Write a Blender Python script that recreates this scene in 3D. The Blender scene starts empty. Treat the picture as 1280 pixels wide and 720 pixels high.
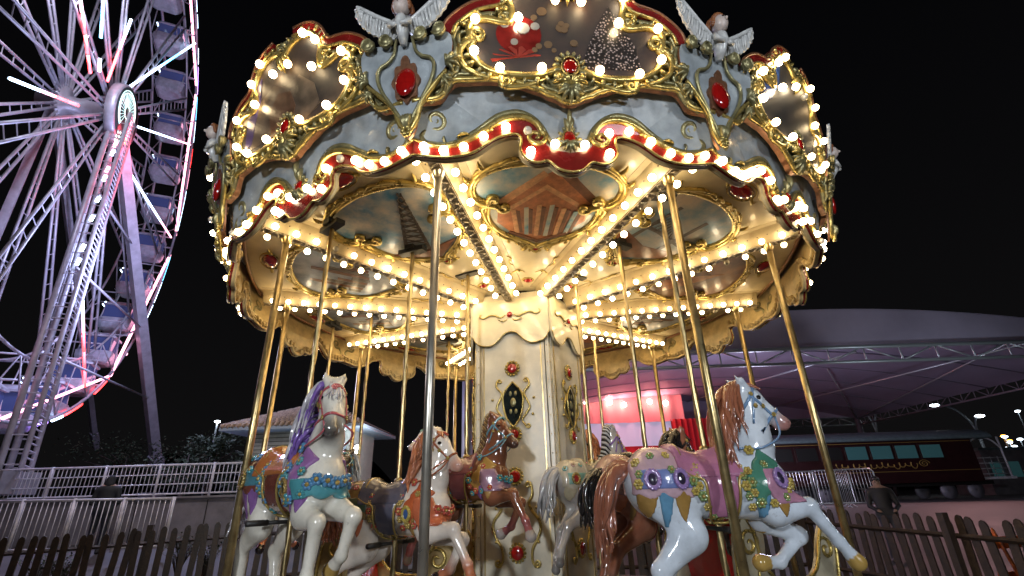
import bpy, math, random
import numpy as np
from mathutils import Vector, Matrix
from mathutils.bvhtree import BVHTree
from mathutils.geometry import tessellate_polygon
PI = math.pi
R_ = math.radians
rnd = random.Random(7)
C = bpy.context.scene.collection
scene = bpy.context.scene

# ------------------------------------------------------------------ camera model
F_PX, PITCH, ROLL, EYE = 603.5, R_(23.7), R_(1.80), 1.55
def at(px, py, y):
    """world point seen at photo pixel (1280x720) at world depth y"""
    u, v = px - 640, 360 - py
    cr, sr, c, s = math.cos(ROLL), math.sin(ROLL), math.cos(PITCH), math.sin(PITCH)
    a, b = u*cr + v*sr, -u*sr + v*cr
    d = (a, F_PX*c - b*s, F_PX*s + b*c)
    k = y / d[1]
    return Vector((d[0]*k, y, d[2]*k + EYE))

# ------------------------------------------------------------------ materials
def mat(name, col=(.5,.5,.5), rough=.5, metal=0., noise=0., nscale=8., bump=0., bscale=40., coat=0., emit=None, estr=0., attr=None, col2=None, trans=0., spec=None):
    m = bpy.data.materials.new(name); m.use_nodes = True
    nt = m.node_tree; b = nt.nodes['Principled BSDF']
    b.inputs['Base Color'].default_value = (*col, 1); b.inputs['Roughness'].default_value = rough
    b.inputs['Metallic'].default_value = metal; b.inputs['Coat Weight'].default_value = coat
    b.inputs['Coat Roughness'].default_value = .06
    if spec is not None: b.inputs['Specular IOR Level'].default_value = spec
    tc = nt.nodes.new('ShaderNodeTexCoord')
    src = None
    if attr:
        at_ = nt.nodes.new('ShaderNodeAttribute'); at_.attribute_name = attr; src = at_.outputs['Color']
    if noise > 0 or col2:
        n = nt.nodes.new('ShaderNodeTexNoise'); n.inputs['Scale'].default_value = nscale; n.inputs['Detail'].default_value = 5; n.inputs['Roughness'].default_value = .6
        nt.links.new(tc.outputs['Object'], n.inputs['Vector'])
        mx = nt.nodes.new('ShaderNodeMix'); mx.data_type = 'RGBA'
        if col2:
            rp = nt.nodes.new('ShaderNodeValToRGB'); rp.color_ramp.elements[0].position = .35; rp.color_ramp.elements[1].position = .65
            nt.links.new(n.outputs['Fac'], rp.inputs['Fac']); nt.links.new(rp.outputs['Color'], mx.inputs['Factor'])
            mx.inputs['A'].default_value = (*col, 1); mx.inputs['B'].default_value = (*col2, 1)
            nt.links.new(mx.outputs['Result'], b.inputs['Base Color'])
        else:
            mr = nt.nodes.new('ShaderNodeMapRange'); mr.inputs['From Min'].default_value = .3; mr.inputs['From Max'].default_value = .7
            mr.inputs['To Min'].default_value = 1 - noise; mr.inputs['To Max'].default_value = 1 + noise*.4
            nt.links.new(n.outputs['Fac'], mr.inputs['Value'])
            mx.blend_type = 'MULTIPLY'; mx.inputs['Factor'].default_value = 1
            mx.inputs['A'].default_value = (*col, 1)
            if src: nt.links.new(src, mx.inputs['A'])
            nt.links.new(mr.outputs['Result'], mx.inputs['B'])
            nt.links.new(mx.outputs['Result'], b.inputs['Base Color'])
        # uneven gloss
        m2 = nt.nodes.new('ShaderNodeMapRange'); m2.inputs['To Min'].default_value = max(.03, rough*.7); m2.inputs['To Max'].default_value = min(1, rough*1.4)
        nt.links.new(n.outputs['Fac'], m2.inputs['Value']); nt.links.new(m2.outputs['Result'], b.inputs['Roughness'])
    elif src:
        nt.links.new(src, b.inputs['Base Color'])
    if bump > 0:
        n2 = nt.nodes.new('ShaderNodeTexNoise'); n2.inputs['Scale'].default_value = bscale; n2.inputs['Detail'].default_value = 4
        nt.links.new(tc.outputs['Object'], n2.inputs['Vector'])
        bp = nt.nodes.new('ShaderNodeBump'); bp.inputs['Strength'].default_value = bump; bp.inputs['Distance'].default_value = .01
        nt.links.new(n2.outputs['Fac'], bp.inputs['Height']); nt.links.new(bp.outputs['Normal'], b.inputs['Normal'])
        if coat > 0: nt.links.new(bp.outputs['Normal'], b.inputs['Coat Normal'])
    if emit:
        b.inputs['Emission Color'].default_value = (*emit, 1); b.inputs['Emission Strength'].default_value = estr
    return m

M = {}
M['bulb'] = mat('bulb_glow', (.9,.8,.6), .3, emit=(1,.75,.42), estr=29)
M['bulb2'] = mat('bulb_glow_dim', (.9,.8,.6), .3, emit=(1,.68,.34), estr=17)
M['bulb3'] = mat('bulb_glow_white', (.9,.85,.8), .3, emit=(1,.80,.52), estr=37)
M['bulb0'] = mat('bulb_dead', (.45,.42,.36), .15, coat=.5)
M['board'] = mat('board_paint', (.34,.38,.40), .24, noise=.4, nscale=5, bump=.15, bscale=12, coat=.6)
M['olive'] = mat('olive_gold', (.30,.27,.13), .32, .55, noise=.5, nscale=14, bump=.3, bscale=60)
M['gold'] = mat('yellow_gold', (.50,.38,.12), .27, .7, noise=.35, nscale=12, bump=.2, bscale=50)
M['brass'] = mat('brass', (.52,.40,.19), .30, .9, noise=.4, nscale=9, bump=.1, bscale=30)
M['steel'] = mat('steel_pole', (.50,.47,.40), .3, .85, noise=.25, nscale=6)
M['red'] = mat('red_enamel', (.17,.010,.008), .25, noise=.3, nscale=10, coat=.6)
M['ruby'] = mat('ruby', (.30,.006,.005), .08, noise=.2, nscale=40, coat=1)
M['copper'] = mat('copper_brown', (.22,.10,.05), .35, .5, noise=.4, nscale=30)
M['cream'] = mat('cream_panel', (.68,.59,.38), .38, noise=.22, nscale=3, bump=.12, bscale=7, coat=.35)
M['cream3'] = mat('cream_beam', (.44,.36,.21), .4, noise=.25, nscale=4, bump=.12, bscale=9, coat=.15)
M['cream2'] = mat('cream_column', (.60,.55,.42), .3, noise=.25, nscale=3.5, bump=.1, bscale=9, coat=.4)
M['grey_trim'] = mat('carved_grey_strip', (.42,.36,.26), .45, .3, noise=.6, nscale=30, bump=.8, bscale=60)
M['inner'] = mat('valance_back', (.55,.42,.20), .4, noise=.35, nscale=8, bump=.3, bscale=30)
M['dark'] = mat('dark_iron', (.015,.014,.013), .5)
M['wing'] = mat('angel_plaster', (.55,.56,.55), .3, noise=.3, nscale=20, bump=.3, bscale=40, coat=.4)
M['skinp'] = mat('angel_face', (.50,.42,.38), .35, noise=.2, nscale=30)
M['hairp'] = mat('angel_hair', (.25,.09,.03), .4, noise=.4, nscale=60)
M['planks'] = mat('floor_planks', (.13,.12,.11), .6, noise=.5, nscale=6, bump=.3)
M['mirror'] = mat('dark_mirror', (.03,.04,.04), .06, .6, noise=.5, nscale=15)

# ------------------------------------------------------------------ mesh builder
class MB:
    cuts=True
    def __init__(s): s.v=[]; s.f=[]; s.m=[]; s.sm=[]; s.n=0
    def add(s, V, Fc, mi=0, smooth=True):
        b = s.n
        s.v.extend([tuple(map(float,p)) for p in V]); s.n += len(V)
        s.f.extend([tuple(b+int(i) for i in f) for f in Fc]); s.m.extend([mi]*len(Fc)); s.sm.extend([smooth]*len(Fc))
    def box(s, c, d, mi=0, rz=0., mtx=None):
        hx,hy,hz = d[0]/2,d[1]/2,d[2]/2
        P = [Vector((x,y,z)) for x in (-hx,hx) for y in (-hy,hy) for z in (-hz,hz)]
        if mtx is None: mtx = Matrix.Rotation(rz,3,'Z')
        P = [mtx@p + Vector(c) for p in P]
        s.add(P, [(0,1,3,2),(4,6,7,5),(0,4,5,1),(2,3,7,6),(0,2,6,4),(1,5,7,3)], mi, False)
    def tube(s, path, rad, k=8, mi=0, flat=1., caps=True, smooth=True, fluted=0, twist=0., up=None):
        P = np.array([tuple(p) for p in path], float); n=len(P)
        r = np.full(n, rad, float) if np.isscalar(rad) else np.array(rad, float)
        T = np.gradient(P, axis=0); T /= (np.linalg.norm(T,axis=1,keepdims=True)+1e-12)
        ref = np.array(up if up is not None else ((0,0,1) if abs(T[0][2])<.9 else (1,0,0)), float)
        V=[]
        Nn = ref - T[0]*(ref@T[0]); Nn/= np.linalg.norm(Nn)+1e-12
        for i in range(n):
            Nn = Nn - T[i]*(Nn@T[i]); Nn/=np.linalg.norm(Nn)+1e-12
            B = np.cross(T[i],Nn)
            for j in range(k):
                a = 2*PI*j/k + twist*i
                rr = r[i]*(1+fluted*(1 if j%2 else -1))
                V.append(P[i]+Nn*math.cos(a)*rr+B*math.sin(a)*rr*flat)
        Fc=[(i*k+j, i*k+(j+1)%k, (i+1)*k+(j+1)%k, (i+1)*k+j) for i in range(n-1) for j in range(k)]
        if caps: Fc += [tuple(range(k-1,-1,-1)), tuple((n-1)*k+j for j in range(k))]
        s.add(V,Fc,mi,smooth)
    def bar(s, a, b, r=.02, k=6, mi=0): s.tube([a,b], r, k, mi, smooth=k>4)
    def lathe(s, prof, c=(0,0,0), k=24, mi=0, mtx=None):
        V=[]; c=Vector(c)
        for (r,z) in prof:
            for j in range(k):
                a=2*PI*j/k; p=Vector((r*math.cos(a), r*math.sin(a), z))
                if mtx is not None: p = mtx@p
                V.append(p+c)
        n=len(prof)
        Fc=[(i*k+j, i*k+(j+1)%k, (i+1)*k+(j+1)%k, (i+1)*k+j) for i in range(n-1) for j in range(k)]
        s.add(V,Fc,mi)
    def ball(s, c, r, k=12, mi=0, mtx=None):
        rs = (r,r,r) if np.isscalar(r) else r
        h = max(4,k//2); V=[]; c=Vector(c)
        for i in range(h+1):
            t=PI*i/h
            for j in range(k):
                a=2*PI*j/k; p=Vector((rs[0]*math.sin(t)*math.cos(a), rs[1]*math.sin(t)*math.sin(a), rs[2]*math.cos(t)))
                if mtx is not None: p=mtx@p
                V.append(p+c)
        s.add(V,[(i*k+j,(i+1)*k+j,(i+1)*k+(j+1)%k,i*k+(j+1)%k) for i in range(h) for j in range(k)],mi)
    def prism(s, poly, fn, d0, d1, mi=0, side=None, back=None):
        """poly 2D outline; fn(u,w,d)->3D, d = how far proud"""
        n=len(poly); us=[u for u,w in poly]; P2=[(u,w) for u,w in poly]
        tr=[tuple(t) for t in tessellate_polygon([[Vector((u,w,0)) for u,w in poly]])]
        if s.cuts and max(us)-min(us)>.3:
            import bmesh
            bm=bmesh.new(); vs=[bm.verts.new((u,w,0)) for u,w in poly]
            for t in tr:
                try: bm.faces.new([vs[i] for i in t])
                except ValueError: pass
            k=-8
            while k<=8:
                bmesh.ops.bisect_plane(bm,geom=bm.verts[:]+bm.edges[:]+bm.faces[:],plane_co=(k*.135+.001,0,0),plane_no=(1,0,0)); k+=1
            bm.verts.index_update(); P2=[(v.co.x,v.co.y) for v in bm.verts]; tr=[tuple(v.index for v in f.verts) for f in bm.faces]; bm.free()
        s.add([fn(u,w,d1) for u,w in P2],tr,mi,False)
        s.add([fn(u,w,d0) for u,w in P2],[tuple(reversed(t)) for t in tr],mi if back is None else back,False)
        V=[fn(u,w,d0) for u,w in poly]+[fn(u,w,d1) for u,w in poly]
        s.add(V,[(i,(i+1)%n,n+(i+1)%n,n+i) for i in range(n)], mi if side is None else side, False)
    def build(s, name, mats, parent=None, loc=None, rz=None):
        me = bpy.data.meshes.new(name); me.from_pydata(s.v,[],s.f)
        if not isinstance(mats,(list,tuple)): mats=[mats]
        for m in mats: me.materials.append(M[m] if isinstance(m,str) else m)
        me.polygons.foreach_set('material_index', s.m); me.polygons.foreach_set('use_smooth', s.sm); me.update()
        o = bpy.data.objects.new(name, me); C.objects.link(o)
        if parent is not None: o.parent = parent
        if loc is not None: o.location = loc
        if rz is not None: o.rotation_euler.z = rz
        return o
def fixn(o):
    import bmesh
    bm=bmesh.new(); bm.from_mesh(o.data); bmesh.ops.recalc_face_normals(bm, faces=bm.faces); bm.to_mesh(o.data); bm.free(); return o
def tag(o, label=None, cat=None, group=None, kind=None):
    if label: o['label']=label
    if cat: o['category']=cat
    if group: o['group']=group
    if kind: o['kind']=kind
    return o
def empty(name, loc, rz=0., label=None, cat=None, group=None):
    o=bpy.data.objects.new(name,None); C.objects.link(o); o.location=loc; o.rotation_euler.z=rz; o.empty_display_size=.2
    return tag(o,label,cat,group)
def kids(o): return [c for c in list(C.objects) if c.parent is o]
def copy_one(o, parent):
    c=o.copy(); C.objects.link(c); c.parent=parent; return c
def cr(pts, n=8):
    """Catmull-Rom through points (any dim)"""
    P=[np.array(p,float) for p in pts]; P=[2*P[0]-P[1]]+P+[2*P[-1]-P[-2]]; out=[]
    for i in range(1,len(P)-2):
        for t in np.linspace(0,1,n,endpoint=False):
            a,b,c,d=P[i-1],P[i],P[i+1],P[i+2]
            out.append(.5*((2*b)+(-a+c)*t+(2*a-5*b+4*c-d)*t*t+(-a+3*b-3*c+d)*t**3))
    out.append(P[-2]); return out
def spiral(c, r0, a0, turns, n=22, r1=.12):
    """points winding in from radius r0 (angle a0) ; turns signed"""
    return [np.array((c[0]+(r0*(1-t)+r0*r1*t)*math.cos(a0+turns*2*PI*t), c[1]+(r0*(1-t)+r0*r1*t)*math.sin(a0+turns*2*PI*t))) for t in np.linspace(0,1,n)]
def taper(n, r, a=.35, b=.35, p=.6):
    t=np.linspace(0,1,n); return r*(a+(1-a)*np.clip(t/.3,0,1)**p)*(b+(1-b)*np.clip((1-t)/.45,0,1)**p)
def mirror(pts): return [(-u,w) for u,w in reversed(pts)]

# ================================================================== CAROUSEL
CX, CY, RAD = .11, 6.133, 3.5
ROT = R_(5.4)
A0 = RAD*math.cos(R_(18))
ZB, ZC, ZR, ZF = 3.99, 4.16, 3.79, .35     # beam underside, ceiling, ribbon datum, floor
carousel = empty('carousel', (CX,CY,0), 0, 'round fairground carousel with bulb-studded canopy, painted ceiling and cream centre column', 'carousel')
def bend(u,r,z,sag):
    q=min(1,(u/1.081)**2); rr=r-sag*(1-q); a=u/3.442; return (rr*math.sin(a),-rr*math.cos(a),z-.085*(1-q))
def low(u,w,d): return bend(u,RAD+d+.33*max(0,w-.27),ZR+w-.055,.085)
TL = math.tan(R_(12))
def upp(u,w,d): return bend(u,RAD+.05+w*TL+d,ZR+w-.035,.085)
def strand(mb, fn, pts, r, d=0., k=8, mi=0, flat=1., a=.35, b=.35, fl=0.):
    mb.tube([fn(p[0],p[1],d) for p in pts], taper(len(pts),r,a,b), k, mi, flat=flat, fluted=fl, up=(0,-1,0))
def leaf(mb, fn, p, ang, L, wd, d=.01, mi=0, curl=.6):
    pts=[]; a=ang; q=np.array(p,float); n=7
    for i in range(n):
        pts.append((q[0],q[1], d+.03*math.sin(i/(n-1)*PI)*L/.15)); q=q+np.array((math.cos(a),math.sin(a)))*L*.8/(n-1); a+=curl*1.5/(n-1)
    t=np.linspace(0,1,n); rr=wd*1.35*np.sin(PI*np.clip(t*.85+.15,0,1))**.7+.001
    mb.tube([fn(*q) for q in pts], rr, 6, mi, flat=.6, up=(0,-1,0))
def spray(mb, fn, p, ang, n=5, spread=1.6, L=.14, wd=.014, d=.01, mi=0):
    for i in range(n):
        t=i/(n-1)-.5 if n>1 else 0
        leaf(mb,fn,p,ang+t*spread,L*(1-.5*abs(t)),wd,d,mi,curl=t*1.6)
def bead(mb, fn, c, r, d, mi=0): 
    p=fn(c[0],c[1],d); mb.ball(p, r, 10, mi)

def gem(mb, fn, u, w, rx, rz, d, mi_r=0, mi_g=1, n=12):
    p=fn(u,w,d); mb.ball(p,(rx,.022,rz),18,mi_r)
    ring=[(u+rx*1.12*math.cos(a),w+rz*1.12*math.sin(a)) for a in np.linspace(0,2*PI,25)]
    mb.tube([fn(x,z,d) for x,z in ring], .007,6,mi_g,up=(0,-1,0))

bulb_list=[]   # (parent, local position) for each globe
def register(parent, pts, fnr=.029): 
    for p in pts: bulb_list.append((parent, Vector(p), fnr))

# --- lower cove board with red scalloped ribbon
rl=[(1.08,.03),(.9,.02),(.80,.03),(.71,.055),(.64,.095),(.58,.15),(.52,.20),(.45,.235),(.38,.25),(.345,.235),(.335,.19),(.345,.13),(.335,.08),(.30,.035),(.26,.012),(.21,.012),(.16,.025),(.125,.0),(.09,-.035),(.045,-.055),(0,-.062)]
ru=[(1.08,.15),(.98,.11),(.88,.095),(.78,.12),(.69,.17),(.61,.235),(.53,.295),(.45,.335),(.38,.355),(.31,.355),(.25,.335),(.205,.29),(.185,.235)]
lowhalf = cr(rl,3)
out_low=[(-u,w) for u,w in lowhalf]+[(u,w) for u,w in reversed(lowhalf[:-1])]
top_low=[(1.081,.68),(-1.081,.68)]
def make_cove():
    o={}
    mb=MB(); mb.prism([tuple(p) for p in out_low]+top_low, low, -.02, .0, 0, 1, 1)
    fix=fixn(mb.build('cove_board',['board','inner'],carousel))
    mb=MB()
    upc=cr(ru,3)
    band=[tuple(p) for p in lowhalf]+[(.0,.10),(.06,.11),(.12,.12),(.16,.16)]+[tuple(p) for p in reversed(upc)]
    for sgn in (1,-1):
        mb.prism([(u*sgn,w) for u,w in band], low, .001, .03, 0)
    rb=fixn(mb.build('red_ribbon','red',fix))
    mb=MB()
    for sgn in (1,-1):
        g=lambda u,w,d,s=sgn:low(u*s,w,d)
        # gold upper moulding with inner scroll
        pts=[p for p in cr(ru,6)]+list(spiral((.235,.215),.075,PI*.85,1.35))
        strand(mb,g,[(p[0],p[1]+.012) for p in pts],.024,.035,8,0,fl=.08)
        strand(mb,g,[(p[0],p[1]+.045) for p in cr(ru[1:-2],6)],.014,.025,6,1)
        # outer corner scroll and trailing curl on the cove
        pts=list(reversed(spiral((.93,.33),.07,R_(-100),-1.4)))+cr([(.99,.26),(1.03,.2),(1.0,.145),(.90,.125),(.8,.16),(.7,.22),(.62,.27)],5)
        strand(mb,g,pts,.02,.02,8,1,fl=.08)
        pts=cr([(.72,.20),(.69,.235),(.60,.30),(.5,.37),(.42,.40),(.34,.405),(.25,.37),(.18,.30),(.14,.22),(.12,.17)],6)
        strand(mb,g,pts,.024,.02,8,1,fl=.1)
        leaf(mb,g,(.78,.20),R_(150),.13,.016,.02,0)
        leaf(mb,g,(.86,.14),R_(60),.09,.012,.02,1)
        leaf(mb,g,(.60,.27),R_(200),.10,.013,.02,0,-.8)
        # bottom lip
        strand(mb,g,cr(rl,4),.009,.03,6,0,a=1,b=1)
    # centre pendant
    for a_,L in ((90,.24),(75,.16),(105,.16)): leaf(mb,low,(0,.25),R_(a_),L,.022,.03,1,0)
    for a_ in (250,290,270,215,325): leaf(mb,low,(0,.19),R_(a_),.12,.018,.035,1,0)
    for a_ in range(0,360,30): leaf(mb,low,(.05*math.cos(R_(a_)),.21+.07*math.sin(R_(a_))),R_(a_),.05,.013,.035,1,0)
    mb.build('gold_scrollwork',['gold','olive'],fix)
    mb=MB(); gem(mb,low,0,.21,.04,.062,.055); 
    rbm=mb.build('ruby_cabochon',['ruby','gold'],fix)
    bl=[]
    for sgn in (1,-1):
        for u,w in [(1.0,.085),(.865,.062),(.73,.10),(.595,.20),(.44,.285),(.29,.265),(.275,.085),(.105,.155)]:
            bl.append(low(u*sgn,w,.05))
    return fix,bl
cove0,bl_low=make_cove()

# --- upper board: carved frame round a picture, red crest
bot=[(1.05,.285),(.97,.30),(.90,.31),(.85,.34),(.81,.41),(.76,.455),(.68,.462),(.60,.47),(.52,.475),(.44,.465),(.34,.45),(.25,.42),(.19,.40),(.15,.375),(.10,.36),(.05,.33),(0,.32)]
bot=[(u,w+.085) for u,w in bot]
top_=[(0,1.49),(.12,1.485),(.24,1.46),(.33,1.41),(.40,1.33),(.44,1.24),(.47,1.19),(.55,1.165),(.64,1.13),(.73,1.06),(.80,.98),(.83,.90),(.81,.82),(.78,.74),(.79,.64),(.83,.57),(.90,.49),(.98,.43),(1.05,.41)]
inn=[(0,.655),(.10,.62),(.2,.585),(.32,.575),(.45,.585),(.55,.62),(.62,.69),(.655,.78),(.62,.85),(.66,.92),(.63,.985),(.54,1.01),(.44,.99),(.385,1.0),(.37,1.08),(.385,1.17),(.36,1.26),(.29,1.335),(.18,1.375),(.08,1.36),(0,1.30)]
PICS={}
def make_picture(fnm, kind):
    ih=[tuple(p) for p in cr(inn,3)]
    poly=ih+[(-u,w) for u,w in reversed(ih[1:-1])]
    mb=MB(); mb.prism(poly, upp, .035, .045, 0)
    def disc(c,r,d,mi,n=20,sq=1.): mb.prism([(c[0]+r*math.cos(2*PI*i/n),c[1]+r*sq*math.sin(2*PI*i/n)) for i in range(n)], upp, .045, .045+d, mi)
    if kind==0:   # christmas bauble, bokeh and a tree of lights
        mats=[PM['xmas'],PM['bauble'],PM['bok'],PM['treelit'],PM['frost'],PM['poin']]
        disc((-.33,.90),.15,.004,1)
        for c,r in (((-.42,.98),.03),((-.30,.95),.045),((-.22,.97),.03),((-.36,.84),.025)): disc(c,r,.008,4,10)
        for i in range(7):
            a=R_(30+i*25); mb.prism([(-.34,.72),(-.34+.16*math.cos(a)-.02,.70+.10*math.sin(a)),(-.34+.17*math.cos(a),.68+.13*math.sin(a)),(-.34+.14*math.cos(a)+.03,.70+.08*math.sin(a))],upp,.045,.050+i*.0004,5)
        for i in range(14): disc((rnd.uniform(-.25,.1),rnd.uniform(.75,1.3)),rnd.uniform(.015,.035),.003+.0004*i,2,12)
        mb.prism([(.28,1.17),(.20,1.0),(.14,.85),(.08,.66),(.5,.66),(.46,.85),(.38,1.0)],upp,.045,.049,3)
    elif kind==1: # brown figures
        mats=[PM['brown'],PM['fig1'],PM['fig2'],PM['purple']]
        mb.prism([(-.5,.66),(-.45,.9),(-.3,1.05),(-.15,1.1),(0,1.02),(.15,1.05),(.3,.9),(.35,.7),(.2,.64)],upp,.045,.049,1)
        mb.prism([(-.2,.68),(-.22,.85),(-.1,1.0),(.05,.95),(.1,.8),(.05,.68)],upp,.045,.052,2)
        mb.prism([(-.58,.7),(-.52,.95),(-.42,1.15),(-.3,1.25),(-.33,1.05),(-.42,.85),(-.48,.7)],upp,.045,.051,3)
    else:
        mats=[PM['night'],PM['blue'],PM['fig1']]
        mb.prism([(-.55,.95),(-.4,.98),(-.33,1.2),(-.25,1.3),(-.28,1.1),(-.4,.88),(-.5,.8)],upp,.045,.049,1)
        mb.prism([(.5,.66),(.62,.8),(.6,.95),(.5,.98),(.42,.8),(.4,.64)],upp,.045,.049,2)
    return fixn(mb.build(fnm,mats,carousel))
PM={
 'xmas':mat('xmas_ground',(.035,.018,.014),.55,col2=(.012,.009,.008),nscale=4),
 'bauble':mat('bauble_red',(.16,.012,.01),.2,noise=.5,nscale=9,coat=.6),
 'bok':mat('bokeh_tan',(.14,.09,.05),.3), 'frost':mat('frost_white',(.28,.27,.25),.3,noise=.3),
 'poin':mat('poinsettia',(.25,.03,.02),.3,noise=.4,nscale=20),
 'treelit':mat('tree_sparkle',(.03,.025,.02),.3,coat=.3),
 'brown':mat('photo_brown',(.045,.03,.024),.55,col2=(.012,.011,.011),nscale=5),
 'fig1':mat('photo_tan',(.10,.075,.055),.3,noise=.6,nscale=10), 'fig2':mat('photo_umber',(.10,.05,.03),.3,noise=.5,nscale=14),
 'purple':mat('photo_violet',(.07,.05,.14),.3,noise=.5,nscale=8),
 'night':mat('photo_night',(.012,.014,.018),.55,col2=(.035,.03,.028),nscale=6), 'blue':mat('photo_blue',(.03,.08,.28),.3,noise=.5),
}
def sparkle(m, col, scale, thr, base):
    nt=m.node_tree; b=nt.nodes['Principled BSDF']; tc=nt.nodes.new('ShaderNodeTexCoord'); v=nt.nodes.new('ShaderNodeTexVoronoi'); v.inputs['Scale'].default_value=scale
    nt.links.new(tc.outputs['Object'],v.inputs['Vector']); r=nt.nodes.new('ShaderNodeValToRGB'); r.color_ramp.elements[0].color=(*col,1); r.color_ramp.elements[0].position=thr*.6; r.color_ramp.elements[1].color=(*base,1); r.color_ramp.elements[1].position=thr
    nt.links.new(v.outputs['Distance'],r.inputs['Fac']); nt.links.new(r.outputs['Color'],b.inputs['Base Color'])
sparkle(PM['treelit'],(.40,.32,.30),52,.42,(.014,.011,.010))

def make_upper():
    th=[tuple(p) for p in cr(top_,3)]; bh=[tuple(p) for p in cr(bot,3)]
    poly=[(u,w) for u,w in bh]+[(-u,w) for u,w in reversed(bh[:-1])]       # bottom: right -> left
    poly=poly+[(-u,w) for u,w in reversed(th[1:])]+[(u,w) for u,w in th[:-1]]
    mb=MB(); mb.prism(poly, upp, -.03, .02, 0, 1, 1); base=fixn(mb.build('crest_board',['olive','copper'],carousel))
    mb=MB()
    for s in (1,-1):
        g=lambda u,w,d,s=s:upp(u*s,w,d)
        strand(mb,g,cr(bot,5),.021,.035,8,0,a=.9,b=1,fl=.06)
        strand(mb,g,[(u,w+.045) for u,w in cr(bot[2:],5)],.016,.03,6,1,a=.6,b=1)
    gm=mb.build('gilt_lower_moulding',['gold','olive'],base)
    # red crest rim
    mb=MB()
    outer=cr(top_[1:12],4); no=len(outer)
    for s in (1,-1):
        g=lambda u,w,d,s=s:upp(u*s,w,d)
        o2=[np.array(p) for p in outer]; inn2=[]
        for i,p in enumerate(o2):
            t=o2[min(i+1,no-1)]-o2[max(i-1,0)]; t/=np.linalg.norm(t); nn=np.array((t[1],-t[0]))
            if nn@(np.array((.1,.85))-p)<0: nn=-nn
            inn2.append(p+nn*.072)
        mb.prism([tuple(p) for p in o2]+[tuple(p) for p in reversed(inn2)], g, .02,.065,0)
        strand(mb,g,o2,.012,.065,6,2,a=1,b=1); strand(mb,g,inn2,.014,.065,6,1,a=1,b=1)
    rc=fixn(mb.build('red_crest_rim',['red','gold','copper'],base))
    # carved frame
    mb=MB()
    for s in (1,-1):
        g=lambda u,w,d,s=s:upp(u*s,w,d)
        strand(mb,g,cr(inn,5),.026,.05,8,0,a=1,b=1,fl=.12)
        ring=cr(inn,5); n=len(ring); cen=np.array((.15,.95))
        for i in range(2,n-1,3):
            p=np.array(ring[i]); t=np.array(ring[min(i+1,n-1)])-np.array(ring[i-1]); t/=np.linalg.norm(t)+1e-9
            nn=np.array((t[1],-t[0])); 
            q=p+nn*.05
            if (q-cen)@(q-cen)<(p-cen)@(p-cen): nn=-nn
            a_=math.atan2(nn[1],nn[0])
            leaf(mb,g,p+nn*.01,a_+.55,.085,.017,.035,1,-.9)
            if i%2: leaf(mb,g,p+nn*.02,a_-.3,.09,.013,.05,0,.8)
        # side C scrolls
        strand(mb,g,list(reversed(spiral((.60,.87),.06,R_(-60),1.3)))+cr([(.645,.83),(.69,.80),(.72,.73),(.70,.64),(.62,.575),(.52,.545)],5),.026,.055,8,0,fl=.12)
        strand(mb,g,list(reversed(spiral((.42,.66-.13),.05,R_(60),-1.3)))+cr([(.46,.50),(.4,.485),(.3,.50),(.22,.53),(.16,.56)],5),.02,.05,8,0,fl=.1)
        strand(mb,g,cr([(.86,.40),(.80,.50),(.75,.62),(.74,.75),(.77,.86),(.74,.95),(.66,1.03),(.55,1.07),(.46,1.08)],5),.028,.03,8,1,fl=.15)
        strand(mb,g,cr([(.93,.36),(.84,.47),(.79,.60),(.77,.72)],5),.02,.03,8,1,fl=.15)
        for w_,a_ in ((.43,100),(.50,110),(.58,95),(.68,80),(.78,70)): leaf(mb,g,(.83-.12*(w_-.43)/.35,w_),R_(a_),.16,.018,.03,1,.5)
        strand(mb,g,list(reversed(spiral((.42,1.08),.045,R_(-20),1.2)))+cr([(.46,1.12),(.44,1.2),(.40,1.3),(.31,1.39),(.2,1.42),(.08,1.41)],5),.02,.045,8,0,fl=.12)
    # top pendant and bottom cartouche
    for a_ in (270,250,290,230,310): leaf(mb,upp,(0,1.30),R_(a_),.20-abs(a_-270)*.002,.025,.05,0,0)
    spray(mb,upp,(0,1.36),R_(90),5,2.0,.07,.02,.05,1)
    for a_ in range(0,360,24): leaf(mb,upp,(.07*math.cos(R_(a_)),.64+.085*math.sin(R_(a_))),R_(a_),.06,.018,.05,1,.2)
    spray(mb,upp,(0,.50),R_(270),7,2.2,.17,.024,.045,1); spray(mb,upp,(0,.52),R_(20),4,1.0,.17,.02,.05,0); spray(mb,upp,(0,.52),R_(160),4,1.0,.17,.02,.05,0)
    mb.build('carved_gilt_frame',['gold','olive'],base)
    mb=MB(); gem(mb,upp,0,.645,.05,.065,.075); mb.build('ruby_cabochon',['ruby','gold'],base)
    bl=[]
    for s in (1,-1):
        for u,w in [(.19,.60),(.46,.59),(.62,.715),(.605,.965),(.33,.985),(.085,1.14),(.37,1.20),(.25,1.33)]: bl.append(upp(u*s,w,.10))
    return base,bl
crest0,bl_up=make_upper()
P0=[make_picture('crest_picture',k) for k in (0,1,2)]

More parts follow.
